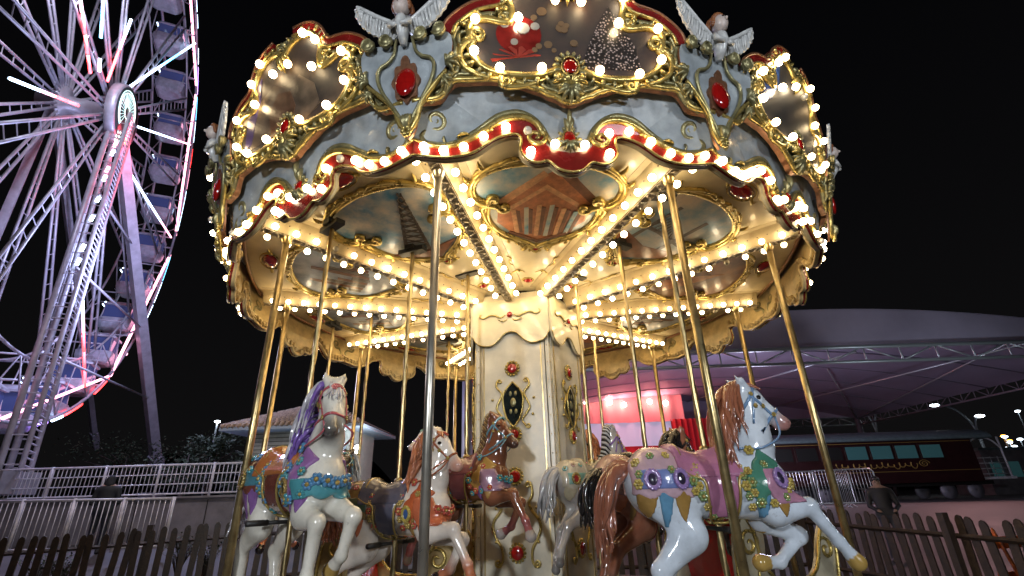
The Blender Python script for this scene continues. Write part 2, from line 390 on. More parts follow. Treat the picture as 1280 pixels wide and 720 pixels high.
# --- corner shield with angel, hangs on corner azimuth (built facing -y)
AC=RAD+.09
def crn(u,w,d): return (u, -(AC+w*TL+d), ZR+w-.02)
def make_shield():
    mb=MB()
    half=[(0,.07),(.05,.13),(.09,.27),(.16,.40),(.25,.50),(.33,.62),(.35,.76),(.30,.83),(.16,.82),(.06,.80),(0,.82)]
    h=[tuple(p) for p in cr(half,3)]
    mb.prism(h+[(-u,w) for u,w in reversed(h[1:-1])],crn,-.02,.0,0,1)
    base=fixn(mb.build('shield_board',['board','copper'],carousel))
    mb=MB()
    for s in (1,-1):
        g=lambda u,w,d,s=s:crn(u*s,w,d)
        strand(mb,g,cr([(.0,.12),(.05,.22),(.12,.34),(.185,.45),(.215,.56),(.19,.63),(.13,.66),(.085,.71),(.07,.78),(.06,.83)],6),.014,.02,8,1,a=.7,b=.8)
        strand(mb,g,cr([(.0,.10),(.06,.18),(.10,.30),(.2,.42),(.3,.52)],6),.02,.01,8,0,a=.7,b=.6,fl=.1)
        for u_ in (.13,.27): 
            mb.ball(g(u_,.81,.04),(.052,.035,.05),12,2); strand(mb,g,spiral((u_,.81),.055,R_(200),1.6),.012,.06,6,2)
        spray(mb,g,(.30,.56),R_(20),5,1.6,.15,.018,.0,2); spray(mb,g,(.27,.46),R_(-40),4,1.2,.12,.016,.0,2)
    for a_ in (80,90,100,70,110): leaf(mb,crn,(0,.11),R_(a_),.16,.02,.02,2,0)
    for a_ in range(0,360,60): bead(mb,crn,(.025*math.cos(R_(a_)),.10+.025*math.sin(R_(a_))),.02,.04,0)
    mb.build('scrollwork',['gold','olive','olive'],base)
    mb=MB()
    n=48; poly=[]
    for i in range(n):
        a=2*PI*i/n; q=1+.10*math.cos(8*a)+(.22 if abs(a-PI/2)<.3 else 0); poly.append((.10*q*math.cos(a),.49+.155*q*math.sin(a)))
    mb.prism(poly,crn,.001,.02,1); mb.ball(crn(0,.48,.025),(.078,.035,.128),22,0)
    fixn(mb.build('large_ruby',['ruby','copper'],base))
    # angel
    ang=MB()
    def A(u,w,d): return crn(u,w,d)
    ang.tube([A(0,.76,.03),A(0,.83,.045),A(0,.90,.05),A(0,.955,.045),A(0,.99,.045)],[.03,.05,.068,.06,.030],14,0,flat=.75,up=(0,-1,0))
    for s in (1,-1): ang.tube([A(s*.05,.94,.05),A(s*.075,.88,.09),A(s*.02,.85,.12)],[.028,.022,.016],8,0)
    an=ang.build('angel_figure','wing',base)
    mb=MB(); mb.ball(A(0,1.055,.05),(.06,.065,.075),18,0); mb.ball(A(0,1.05,.115),(.011,.02,.016),8,0)
    mb.ball(A(-.022,1.07,.108),(.009,.006,.006),8,1); mb.ball(A(.022,1.07,.108),(.009,.006,.006),8,1); mb.ball(A(0,1.02,.108),(.014,.006,.004),8,2)
    for i in range(26):
        a=R_(-15+i*210/25); 
        for q in (0,.03): mb.ball(A(.058*math.cos(a),1.06+.068*math.sin(a)+.004,.045-q*1.6+.01*math.sin(i*3)),.021,8,3)
    mb.ball(A(0,1.09,.01),(.062,.06,.06),12,3)
    mb.build('head',['skinp','dark','red','hairp'],an)
    for s in (1,-1):
        mb=MB()
        g=lambda u,w,d,s=s:crn(u*s,w,d)
        top=cr([(.03,.93),(.12,.985),(.22,1.055),(.31,1.13),(.365,1.175)],4)
        botm=[(.385,1.15),(.375,1.12),(.38,1.09),(.36,1.07),(.355,1.04),(.335,1.025),(.325,.99),(.30,.975),(.285,.945),(.26,.935),(.24,.905),(.215,.90),(.195,.875),(.17,.875),(.145,.85),(.12,.85),(.10,.83),(.07,.83),(.04,.86)]
        mb.prism([tuple(p) for p in top]+botm,g,.012,.030,0)
        mb.tube([g(p[0],p[1],.03) for p in top],taper(len(top),.020,.8,.4),8,0,up=(0,-1,0))
        for i,(u_,w_) in enumerate(botm[1::2]+botm[::4]):
            t=min(1,max(0,(u_-.03)/.34)); q=top[int(t*.85*(len(top)-1))]
            mb.tube([g(q[0]*.9+.1*u_,q[1],.034),g((q[0]+u_)/2,(q[1]+w_)/2,.038),g(u_*.98,w_+.006,.03)],[.012,.013,.005],6,0,flat=.6)
        fixn(mb.build('wing','wing',an))
    return base
shield0=make_shield()

# --- ceiling sector with cartouche painting
SL=.08
def drop(r): return (3.4-r)*SL
def cei(u,r,d): return (u,-r,ZC-d-drop(r))
CS=.86
def cart_f(u,r,d): return cei(u*CS,2.33+(r-2.33)*CS,d)
cart=[(0,1.52),(.10,1.60),(.20,1.66),(.36,1.76),(.50,1.88),(.58,2.02),(.61,2.18),(.60,2.30),(.66,2.38),(.75,2.46),(.77,2.60),(.72,2.74),(.62,2.84),(.46,2.92),(.26,2.97),(.1,2.99),(0,3.0)]
def cartpoly():
    h=[tuple(p) for p in cr(cart,3)]; return h+[(-u,r) for u,r in reversed(h[1:-1])]
skyn=dict(rough=.3,coat=.5)
PM.update({
 'sky_a':mat('paint_sky_beige',(.62,.54,.40),.4,col2=(.09,.28,.42),nscale=3.6,coat=.12),
 'sky_b':mat('paint_sky_blue',(.035,.20,.36),.4,col2=(.60,.54,.45),nscale=3.4,coat=.12),
 'sky_c':mat('paint_sky_grey',(.12,.24,.32),.4,col2=(.50,.40,.30),nscale=3,coat=.12),
 'sky_d':mat('paint_sky_rose',(.50,.28,.20),.4,col2=(.20,.16,.18),nscale=3,coat=.12),
 'sky_e':mat('paint_sky_silver',(.45,.50,.58),.4,col2=(.12,.18,.28),nscale=3,coat=.12),
 'stone':mat('paint_stone',(.55,.20,.08),.35,noise=.45,nscale=14,coat=.3),
 'stone2':mat('paint_stone_dark',(.20,.08,.04),.35,noise=.4,nscale=18),
 'stone3':mat('paint_stone_light',(.75,.40,.2),.35,noise=.4,nscale=18),
 'lattice':mat('paint_lattice',(.10,.08,.065),.4,noise=.4,nscale=20),
})
def clipd(poly): return poly
def make_paint(kind):
    mb=MB(); mb.prism(cartpoly(),cart_f,.004,.012,0)
    L=[0.013]
    def pl(p,mi,h=.0):
        L[0]+=.0006; mb.prism(p,cart_f,.012,L[0]+h,mi)
    if kind==0:
        mats=['sky_a','stone','stone2','stone3']
        pl([(-.50,2.22),(-.06,2.80),(.10,2.92),(.2,2.88),(.56,2.36),(.50,2.05),(.30,1.80),(.0,1.60),(-.30,1.78),(-.50,2.0)],1)
        pl([(-.56,2.33),(-.08,2.86),(-.02,2.80),(-.48,2.26)],3); pl([(.60,2.40),(.12,2.93),(.06,2.84),(.54,2.32)],2)
        pl([(-.40,2.26),(-.02,2.66),(.38,2.36),(.36,2.30),(-.02,2.58),(-.38,2.20)],3)
        for i in range(6):
            x=-.36+i*.14; pl([(x,2.20+.05*(3-abs(i-2.5))),(x+.05,2.21+.05*(3-abs(i-2.5))),(x*.8+.06,1.74+.02*abs(i-2.5)),(x*.8+.01,1.74+.02*abs(i-2.5))],3 if i%2==0 else 0)
            pl([(x+.055,2.20+.04*(3-abs(i-2.5))),(x+.10,2.19+.04*(3-abs(i-2.5))),(x*.8+.10,1.76+.02*abs(i-2.5)),(x*.8+.065,1.76+.02*abs(i-2.5))],2)
        pl([(-.36,1.80),(0,1.62),(.34,1.80),(.32,1.84),(0,1.67),(-.34,1.84)],2)
    elif kind==1:
        mats=['sky_b','lattice','stone2']
        a=np.array((-.25,1.70)); b=np.array((.40,2.80)); d=(b-a)/np.linalg.norm(b-a); n=np.array((-d[1],d[0]))
        for s in (-1,1):
            pl([tuple(a+n*s*.20),tuple(a+n*s*.14),tuple(b+n*s*.005),tuple(b+n*s*.02)],1)
        for i in range(12):
            t=i/12; p=a+(b-a)*t; w=.17*(1-t)+.015; q=a+(b-a)*(t+.07)
            pl([tuple(p+n*w),tuple(p+n*w+d*.02),tuple(q-n*w+d*.02),tuple(q-n*w)],1); pl([tuple(p-n*w),tuple(p-n*w+d*.02),tuple(q+n*w+d*.02),tuple(q+n*w)],1)
        pl([(-.50,1.92),(-.2,1.78),(.4,1.84),(.2,1.72),(0,1.6),(-.3,1.75)],2)
    elif kind==2:
        mats=['sky_c','lattice','stone2','stone3']
        pl([(-.6,2.25),(-.1,2.28),(.6,2.20),(.6,2.16),(-.1,2.22),(-.6,2.19)],1)
        for x in (-.3,.25): pl([(x-.03,1.8),(x-.03,2.7),(x+.03,2.7),(x+.03,1.8)],1)
        pl([(-.50,1.9),(0,1.62),(.5,1.9),(.45,2.05),(0,1.95),(-.45,2.05)],2)
        for i in range(8): pl([(-.3+.07*i,2.24),(-.29+.07*i,2.24),(-.3+.07*i+.02*(4-i),2.5-.03*i),(-.31+.07*i+.02*(4-i),2.5-.03*i)],1)
    elif kind==3:
        mats=['sky_d','stone2','stone']
        pl([(-.55,2.1),(-.3,2.3),(-.1,2.5),(.1,2.45),(.3,2.25),(.58,2.15),(.5,1.9),(0,1.6),(-.5,1.9)],1)
        pl([(-.2,1.8),(-.1,2.35),(0,2.7),(.1,2.35),(.2,1.8)],2)
    else:
        mats=['sky_e','lattice','stone2']
        for i in range(9):
            x=-.45+i*.1; hgt=.25+.18*((i*7)%4); pl([(x,1.95-abs(i-4)*-.02),(x+.08,1.95-abs(i-4)*-.02),(x+.08,1.95+hgt),(x,1.95+hgt)],1+i%2)
    return fixn(mb.build('ceiling_painting',[PM[k] for k in mats],carousel))
def make_ceiling():
    mb=MB(); s=math.tan(R_(18)); r0=.6; r1=A0-.02
    mb.prism([(-r0*s,r0),(r0*s,r0)]+[(3.46*math.sin(a),3.46*math.cos(a)-.07*math.cos(a*5)) for a in np.linspace(R_(18),-R_(18),15)],cei,-.02,0,0)
    base=fixn(mb.build('ceiling_panel','cream',carousel))
    mb=MB()
    for sg in (1,-1):
        g=lambda u,r,d,s=sg:cart_f(u*s,r,d)
        def st(pts,r,d,a=.35,b=.35,fl=.1): mb.tube([g(p[0],p[1],d) for p in pts],taper(len(pts),r,a,b),8,0,fluted=fl,up=(0,0,-1))
        st(cr(cart,5),.024,.02,1,1)
        st([(p[0]*1.07+.01*math.sin(i*.9),2.28+(p[1]-2.28)*1.06+.012*math.cos(i*.9)) for i,p in enumerate(cr(cart,5))],.016,.025,1,1)
        st(list(reversed(spiral((.44,2.30),.06,R_(10),-1.3)))+cr([(.50,2.31),(.60,2.34),(.68,2.30),(.66,2.18),(.62,2.05),(.55,1.93)],5),.032,.035)
        st(list(reversed(spiral((.56,2.42),.055,R_(-20),1.2)))+cr([(.62,2.36),(.72,2.38),(.80,2.50),(.80,2.64),(.74,2.78),(.62,2.90),(.48,2.97)],5),.032,.035)
        st(cr([(.50,1.80),(.40,1.72),(.3,1.68),(.22,1.60),(.16,1.58),(.08,1.50)],5),.02,.03)
        st(cr([(.30,3.04),(.42,3.02),(.52,2.96),(.58,2.90)],5),.02,.03)
        st(list(spiral((.10,3.03),.04,0,1.2))[::-1]+cr([(.14,3.03),(.22,3.06),(.32,3.03)],4),.016,.03)
        def lf(p,a_,L,w): 
            a=a_; q=np.array(p,float); P=[]
            for i in range(6): P.append(g(q[0],q[1],.02+.02*math.sin(i/5*PI))); q=q+np.array((math.cos(a),math.sin(a)))*L/5; a+=.12
            mb.tube(P,w*np.sin(PI*np.linspace(.08,1,6))**.7+.001,6,0,up=(0,0,-1))
        for p,a_ in [((.55,1.90),-60),((.63,2.10),-70),((.78,2.5),-20),((.78,2.68),20),((.68,2.86),50),((.36,1.72),-110),((.2,1.62),-120),((.1,1.55),-60),((.06,1.5),-140)]: lf(p,R_(a_),.13,.020)
        st(cr([(.07,.88),(.15,.93),(.22,.88),(.26,.80),(.30,.84)],5),.009,.012)
        st(cr([(.24,1.05),(.30,1.12),(.28,1.22),(.34,1.28)],5),.009,.012)
        lf((.14,.93),R_(60),.06,.008)
    mb.build('gilt_cartouche','gold',base)
    for (r,rx,ry) in ((3.12,.17,.085),(1.60,.055,.05),(.90,.055,.035)):
        mb=MB()
        mb.ball(cei(0,r,.015),(rx,ry,.03),16,0)
        mb.tube([cei(rx*1.2*math.cos(a),r+ry*1.25*math.sin(a),.012) for a in np.linspace(0,2*PI,21)],.008,6,1,up=(0,0,-1))
        if r==1.60:
            for k in range(8): 
                a=R_(k*45); mb.ball(cei(.075*math.cos(a),1.60+.075*math.sin(a),.012),(.022,.022,.014),8,1)
        if r==3.12:
            for s in (1,-1): mb.tube([cei(s*.18,3.12,.01),cei(s*.24,3.10,.03),cei(s*.30,3.13,.01)],[.015,.02,.004],6,1)
        mb.build('ceiling_ruby',['ruby','gold'],base)
    return base
ceil0=make_ceiling()
paints=[make_paint(k) for k in range(5)]

# --- radial beam
def make_beam():
    mb=MB(); r0,r1=.70,3.36; L=r1-r0; mid=(r0+r1)/2
    top=.120; bt=.052; z0,z1=ZB+.005,ZC
    V=[]
    for r in (r0,r1): V+=[(-top,-r,z1),(top,-r,z1),(bt,-r,z0),(-bt,-r,z0)]
    mb.add(V,[(0,1,2,3),(4,7,6,5),(0,3,7,4),(1,5,6,2),(3,2,6,7),(0,4,5,1)],0,False)
    mb.box((0,-mid,ZC-.006),(.37,L,.008),0)
    n=26
    for i in range(n):      # screw heads between the bulbs
        r=r0+.1+i*(L-.2)/(n-1)
        for s in (1,-1):
            mb.ball((s*(.105),-(r+.02),ZB+.075),.007,6,1)
    mb.v=[(x,y,z-drop(-y)) for x,y,z in mb.v]
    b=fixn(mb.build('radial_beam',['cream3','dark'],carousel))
    mb=MB(); mb.box((0,-mid,ZB),(.085,L,.012),0)
    k=int(L/.07)
    for i in range(k):
        r=r0+.05+i*.07; s=1 if i%2 else -1
        mb.tube([(s*.03,-r,ZB-.006),(s*-.005,-(r+.02),ZB-.014),(-s*.03,-(r+.03),ZB-.008),(-s*.02,-(r+.055),ZB-.008)],[.006,.010,.008,.004],6,0)
    mb.v=[(x,y,z-drop(-y)) for x,y,z in mb.v]
    mb.build('carved_strip','grey_trim',b)
    bl=[]
    for i in range(13):
        r=.86+i*.196
        for s in (1,-1): bl.append((s*(.128),-r,ZB+.005-drop(r)))
    return b,bl
beam0,bl_beam=make_beam()

# --- replicate round the ring
def deep_copy(o,parent):
    c=copy_one(o,parent)
    for ch in [x for x in list(C.objects) if x.parent is o]: deep_copy(ch,c)
    return c
def place(o,a,first):
    c=o if first else deep_copy(o,carousel); c.rotation_euler.z=a; return c
pk=[0,2,1,2,1,0,2,1,0,1]   # picture per sector k
pa=[0,2,3,4,3,1,2,4,4,1]   # ceiling painting per sector
usedP=set(); usedA=set()
for k in range(10):
    a=ROT+R_(36*k)
    c=place(cove0,a,k==0); register(c,bl_low)
    c=place(crest0,a,k==0); register(c,bl_up)
    p=pk[k]; place(P0[p],a,p not in usedP); usedP.add(p)
    place(ceil0,a,k==0)
    p=pa[k]; place(paints[p],a,p not in usedA); usedA.add(p)
    a2=ROT+R_(36*k+18)
    place(shield0,a2,k==0)
    c=place(beam0,a2,k==0); register(c,bl_beam)
# --- back of rounding boards carved gold scallops (seen on far side from within) : bits proud on inside
def inl(u,w,d): return bend(u,RAD-.02-d,ZR+w-.055,.085)
mb=MB()
for s in (1,-1):
    g=lambda u,w,d,s=s:inl(u*s,w,d)
    h=cr(rl,4)
    strand(mb,g,[(p[0],p[1]+.01) for p in h],.014,.012,6,0,a=1,b=1)
    for q in (.03,.06,.09): strand(mb,g,[(p[0],p[1]+q) for p in h],.009,.008,6,0,a=1,b=1)
    for u in np.linspace(.06,1.0,15):
        w=np.interp(u,[p[0] for p in reversed(h)],[p[1] for p in reversed(h)]); leaf(mb,g,(u,w+.1),R_(-90),.1,.018,.006,0,0)
bk=mb.build('scallop_back','inner',carousel)
for k in range(10):
    c=bk if k==0 else copy_one(bk,carousel); c.rotation_euler.z=ROT+R_(36*k)
# rim ring where ceiling meets board
mb=MB(); mb.tube([(p_:=3.44-.07*(1-((k%12-6)/6)**2), 0, 0) and (p_*math.cos(ROT-PI/2+R_(18+3*k)),p_*math.sin(ROT-PI/2+R_(18+3*k)),ZC-.03) for k in range(121)],.018,5); mb.build('rim_rail','copper',carousel)
# roof cap
mb=MB()
mb.lathe([(3.38,ZC+.05),(3.36,ZC+.36),(2.4,ZC+.8),(.3,ZC+1.5),(.02,ZC+1.52)],k=40)
mb.build('canopy_roof','copper',carousel)
# platform deck
mb=MB()
mb.lathe([(.05,ZF),(3.62,ZF),(3.65,ZF-.02),(3.65,ZF-.25),(3.6,ZF-.34),(.05,ZF-.34)],k=60)
dk=mb.build('platform_deck','planks',carousel)
dk.data.polygons.foreach_set('use_smooth',[False]*len(dk.data.polygons))

# --- centre column, pentagon
RC=.763; AF=RC*math.cos(R_(36)); HW=RC*math.sin(R_(36))
def cf(u,z,d): return (u,-(AF+d),z)
def make_face():
    mb=MB(); mb.box((0,-AF+.03,(ZF+3.9)/2),(2*HW-.13,.05,3.9-ZF),0)
    base=mb.build('column_panel',['cream2'],carousel)
    mb=MB()
    for s in (1,-1):
        mb.box((s*(HW-.030),-AF+.04,(ZF+3.8)/2),(.040,.05,3.8-ZF),0)
        for i in range(16): mb.ball((s*(HW-.035),-AF+.012,.6+i*.2),.008,6,1)
        mb.box((s*(HW-.105),-AF+.005,(ZF+3.8)/2),(.014,.02,3.8-ZF),1)
    mb.build('corner_strip',['cream2','brass'],base)
    # valance
    mb=MB(); vh=[(HW+.02,3.80),(HW+.02,3.36),(HW-.02,3.29),(.38,3.25),(.27,3.23),(.20,3.25),(.14,3.30),(.07,3.37),(0,3.39)]
    vp=[tuple(p) for p in vh[:2]]+[tuple(p) for p in cr(vh[1:],4)][1:]
    mb.prism(vp+[(-u,w) for u,w in reversed(vp[:-1])],cf,.03,.06,0)
    va=fixn(mb.build('scalloped_valance','cream',base))
    mb=MB()
    for s in (1,-1):
        g=lambda u,w,d,s=s:cf(u*s,w,d)
        strand(mb,g,cr([(.05,3.60),(.11,3.57),(.18,3.60),(.25,3.61),(.32,3.58),(.37,3.60),(.36,3.64)],5),.012,.07,6)
        strand(mb,g,cr([(.03,3.54),(.09,3.52),(.15,3.55)],5),.008,.07,6)
        strand(mb,g,cr(vh[1:],4),.006,.06,5,a=1,b=1)
        # oval mirror surround
        strand(mb,g,list(reversed(spiral((.155,2.80),.03,0,1.2)))+cr([(.185,2.80),(.19,2.74),(.13,2.66),(.16,2.58),(.19,2.50),(.14,2.42),(.10,2.36),(.14,2.30)],5)+list(spiral((.165,2.30),.03,PI,1.2)),.013,.02,6)
        strand(mb,g,cr([(0,2.79),(.06,2.73),(.11,2.65),(.115,2.55),(.09,2.42),(.04,2.33),(0,2.29)],5),.011,.03,6,a=1,b=1)
        # lyre scroll
        strand(mb,g,list(reversed(spiral((.135,1.69),.035,0,1.3)))+cr([(.17,1.69),(.175,1.60),(.14,1.52),(.17,1.44),(.235,1.36),(.25,1.28),(.21,1.18),(.16,1.10),(.15,1.0),(.18,.94)],6)+list(spiral((.20,.97),.035,R_(-120),1.3)),.016,.022,6)
        for (u,w) in ((.215,1.47),(.22,1.16),(.24,2.60),(.22,2.42)): mb.ball(g(u,w,.02),.016,8,0)
    for z in (2.95,2.21,1.78,1.06):
        for k in range(14):
            a=2*PI*k/14; mb.ball(cf(.078*math.cos(a),z+.082*math.sin(a),.015),.016,8,0)
        mb.lathe([(.066,-.01),(.072,.02),(.06,.03)],cf(0,z,0),20,0,Matrix.Rotation(R_(90),3,'X'))
    mb.build('gilt_ornament','gold',base)
    for z,r,dd in ((2.95,.055,.025),(2.21,.055,.025),(1.78,.06,.025),(1.06,.065,.025),(3.60,.036,.075)):
        mb=MB(); mb.ball(cf(0,z,dd),(r,.02,r),18,0); mb.build('ruby_cabochon','ruby',base)
    mb=MB(); ph=cr([(0,2.78),(.05,2.73),(.10,2.65),(.105,2.55),(.08,2.42),(.04,2.34),(0,2.30)],4)
    ph=[tuple(p) for p in ph]; mb.prism(ph+[(-u,w) for u,w in reversed(ph[1:-1])],cf,.008,.015,0)
    mb.ball(cf(0,2.56,.018),(.035,.01,.05),12,1)
    for s in (1,-1): mb.ball(cf(.03*s,2.66,.016),(.018,.008,.03),8,1); mb.ball(cf(.03*s,2.46,.016),(.018,.008,.03),8,1)
    fixn(mb.build('dark_mirror',['mirror','olive'],base))
    return base
face0=make_face()
for k in range(5): place(face0,ROT+R_(-18+72*k),k==0)
mb=MB(); mb.lathe([(RC-.12,ZF),(RC-.12,3.95)],k=5,mtx=Matrix.Rotation(ROT+R_(18-90),3,'Z')); mb.build('column_core','dark',carousel)

# --- structural posts
def make_post():
    mb=MB(); r=3.06
    mb.tube([(0,-r,ZF),(0,-r,ZB+.02)],.031,12,0); mb.lathe([(.07,ZF),(.07,ZF+.02),(.045,ZF+.05),(.034,ZF+.06)],(0,-r,0),16)
    mb.lathe([(.034,ZB-.1),(.05,ZB-.06),(.05,ZB-.005)],(0,-r,0),16)
    return mb.build('canopy_post','brass',carousel)
post0=make_post()
for k in range(10):
    c=post0 if k==0 else copy_one(post0,carousel); c.rotation_euler.z=ROT+R_(36*k+18)
    if k==9:
        c.data=post0.data.copy(); c.data.materials[0]=M['steel']; c['label']='plain grey steel canopy post'
        c.scale=(1,1,1)

# --- bulbs: hundred largest in view individually, rest as one part
bms=[]
for mk_ in ('bulb','bulb2','bulb3','bulb0'):
    bm_me=MB(); bm_me.ball((0,0,0),.032,14,0); bms.append(bm_me.build('bulb',mk_,carousel))
used_b=set()
def wpos(par,p):
    v=Matrix.Rotation(par.rotation_euler.z,3,'Z')@p; return v+Vector((CX,CY,0))
cam=Vector((0,0,EYE))
def pix(P):
    d=P-cam; c,s=math.cos(PITCH),math.sin(PITCH); zc=d.y*c+d.z*s; yc=-d.y*s+d.z*c
    if zc<=.1: return (-1e4,-1e4,1)
    u,v=F_PX*d.x/zc,F_PX*yc/zc; crr,srr=math.cos(ROLL),math.sin(ROLL)
    return (640+u*crr-v*srr, 360-(u*srr+v*crr), zc)
def vis(par,p):
    x,y,_=pix(wpos(par,p)); 
    if not(0<x<1280 and 0<y<720): return False
    nm=par.name.split('.')[0]
    if nm!='radial_beam':
        a=par.rotation_euler.z-ROT; a=(a+PI)%(2*PI)-PI
        return abs(a)<R_(60)
    return True
allb=sorted(bulb_list,key=lambda b:((wpos(b[0],b[1])-cam).length if vis(b[0],b[1]) else 1e3))
unlit={}
def pickb(): 
    q=rnd.random(); return 0 if q<.5 else 1 if q<.78 else 2 if q<.975 else 3
for par,p,r in allb[:100]:
    k=pickb(); o=bms[k] if k not in used_b else bms[k].copy()
    if k in used_b: C.objects.link(o)
    used_b.add(k)
    o.parent=carousel; o.location=wpos(par,p)-Vector((CX,CY,0))
    if k==3: o['label']='burnt out bulb'
for k in range(4):
    if k not in used_b: bpy.data.objects.remove(bms[k])
rest=MB()
for par,p,r in allb[100:]:
    v=wpos(par,p)-Vector((CX,CY,0)); rest.ball(v,.032,8,pickb())
ro=rest.build('bulb',['bulb','bulb2','bulb3','bulb0'],carousel); tag(ro,kind='stuff')

# ================================================================== SDF SCULPTING
def smin(a,b,k):
    h=np.clip(.5+.5*(b-a)/k,0,1); return b+(a-b)*h-k*h*(1-h)
class Grid:
    def __init__(s, lo, hi, h):
        s.h=h; s.lo=np.array(lo,float); n=[int((hi[i]-lo[i])/h)+1 for i in range(3)]
        ax=[(lo[i]+h*np.arange(n[i])).astype(np.float32) for i in range(3)]
        s.X,s.Y,s.Z=np.meshgrid(*ax,indexing='ij')
    def cone(s,a,b,r1,r2,sy=1.):
        X,Y,Z=s.X,s.Y,s.Z; a=np.array(a,np.float32); b=np.array(b,np.float32); d=b-a; d2=d.copy(); d2[1]/=sy
        px,py,pz=X-a[0],(Y-a[1])/sy,Z-a[2]; L=float(d2@d2)+1e-9
        t=np.clip((px*d2[0]+py*d2[1]+pz*d2[2])/L,0,1)
        q=np.sqrt((px-t*d2[0])**2+(py-t*d2[1])**2+(pz-t*d2[2])**2)-(r1+(r2-r1)*t)
        return q*min(1,.5+.5*sy) if sy<1 else q
    def ell(s,c,r):
        k=np.sqrt(((s.X-c[0])/r[0])**2+((s.Y-c[1])/r[1])**2+((s.Z-c[2])/r[2])**2); return (k-1)*min(r)
def surface_nets(F, lo, h):
    nx,ny,nz=F.shape; S=F<0
    cnt=np.zeros((nx-1,ny-1,nz-1),np.int8)
    for i in (0,1):
        for j in (0,1):
            for k in (0,1): cnt+=S[i:nx-1+i,j:ny-1+j,k:nz-1+k]
    act=(cnt>0)&(cnt<8); idx=-np.ones(act.shape,np.int64); I=np.argwhere(act); idx[act]=np.arange(len(I))
    acc=np.zeros((len(I),3)); num=np.zeros(len(I))
    c=np.array([[i,j,k] for i in (0,1) for j in (0,1) for k in (0,1)])
    val=[F[I[:,0]+q[0],I[:,1]+q[1],I[:,2]+q[2]] for q in c]
    for a in range(8):
        for b in range(a+1,8):
            if abs(c[a]-c[b]).sum()!=1: continue
            va,vb=val[a],val[b]; m=(va<0)!=(vb<0); t=np.where(m,va/(va-vb+1e-12),0)
            p=c[a]+(c[b]-c[a])*t[:,None]; acc+=p*m[:,None]; num+=m
    V=(I+acc/num[:,None])*h+lo
    Q=[]
    for ax in range(3):
        o=[0,0,0]; o[ax]=1; u,v=[(1,2),(2,0),(0,1)][ax]
        A=S[:nx-o[0],:ny-o[1],:nz-o[2]]; B=S[o[0]:,o[1]:,o[2]:]
        E=np.argwhere(A!=B); 
        E=E[(E[:,u]>0)&(E[:,v]>0)&(E[:,u]<F.shape[u]-1)&(E[:,v]<F.shape[v]-1)]
        du=np.zeros(3,int); du[u]=1; dv=np.zeros(3,int); dv[v]=1
        g=lambda e: idx[e[:,0],e[:,1],e[:,2]]
        q=np.stack([g(E-du-dv),g(E-dv),g(E),g(E-du)],1); fl=A[E[:,0],E[:,1],E[:,2]]
        q[~fl]=q[~fl][:,::-1]; Q.append(q)
    Q=np.concatenate(Q); Q=Q[(Q>=0).all(1)]
    return V,Q
def sdf_mesh(F,G,name,mats,parent=None,color=None,smooth_it=1):
    V,Q=surface_nets(F,G.lo,G.h)
    me=bpy.data.meshes.new(name); me.from_pydata(V.tolist(),[],Q.tolist())
    for m in (mats if isinstance(mats,list) else [mats]): me.materials.append(M[m] if isinstance(m,str) else m)
    me.polygons.foreach_set('use_smooth',[True]*len(me.polygons)); me.update()
    if color is not None:
        ca=me.color_attributes.new('paint','FLOAT_COLOR','POINT'); col=color(V); ca.data.foreach_set('color',np.concatenate([col,np.ones((len(V),1))],1).ravel().astype(np.float32))
    o=bpy.data.objects.new(name,me); C.objects.link(o)
    if parent is not None: o.parent=parent
    return o

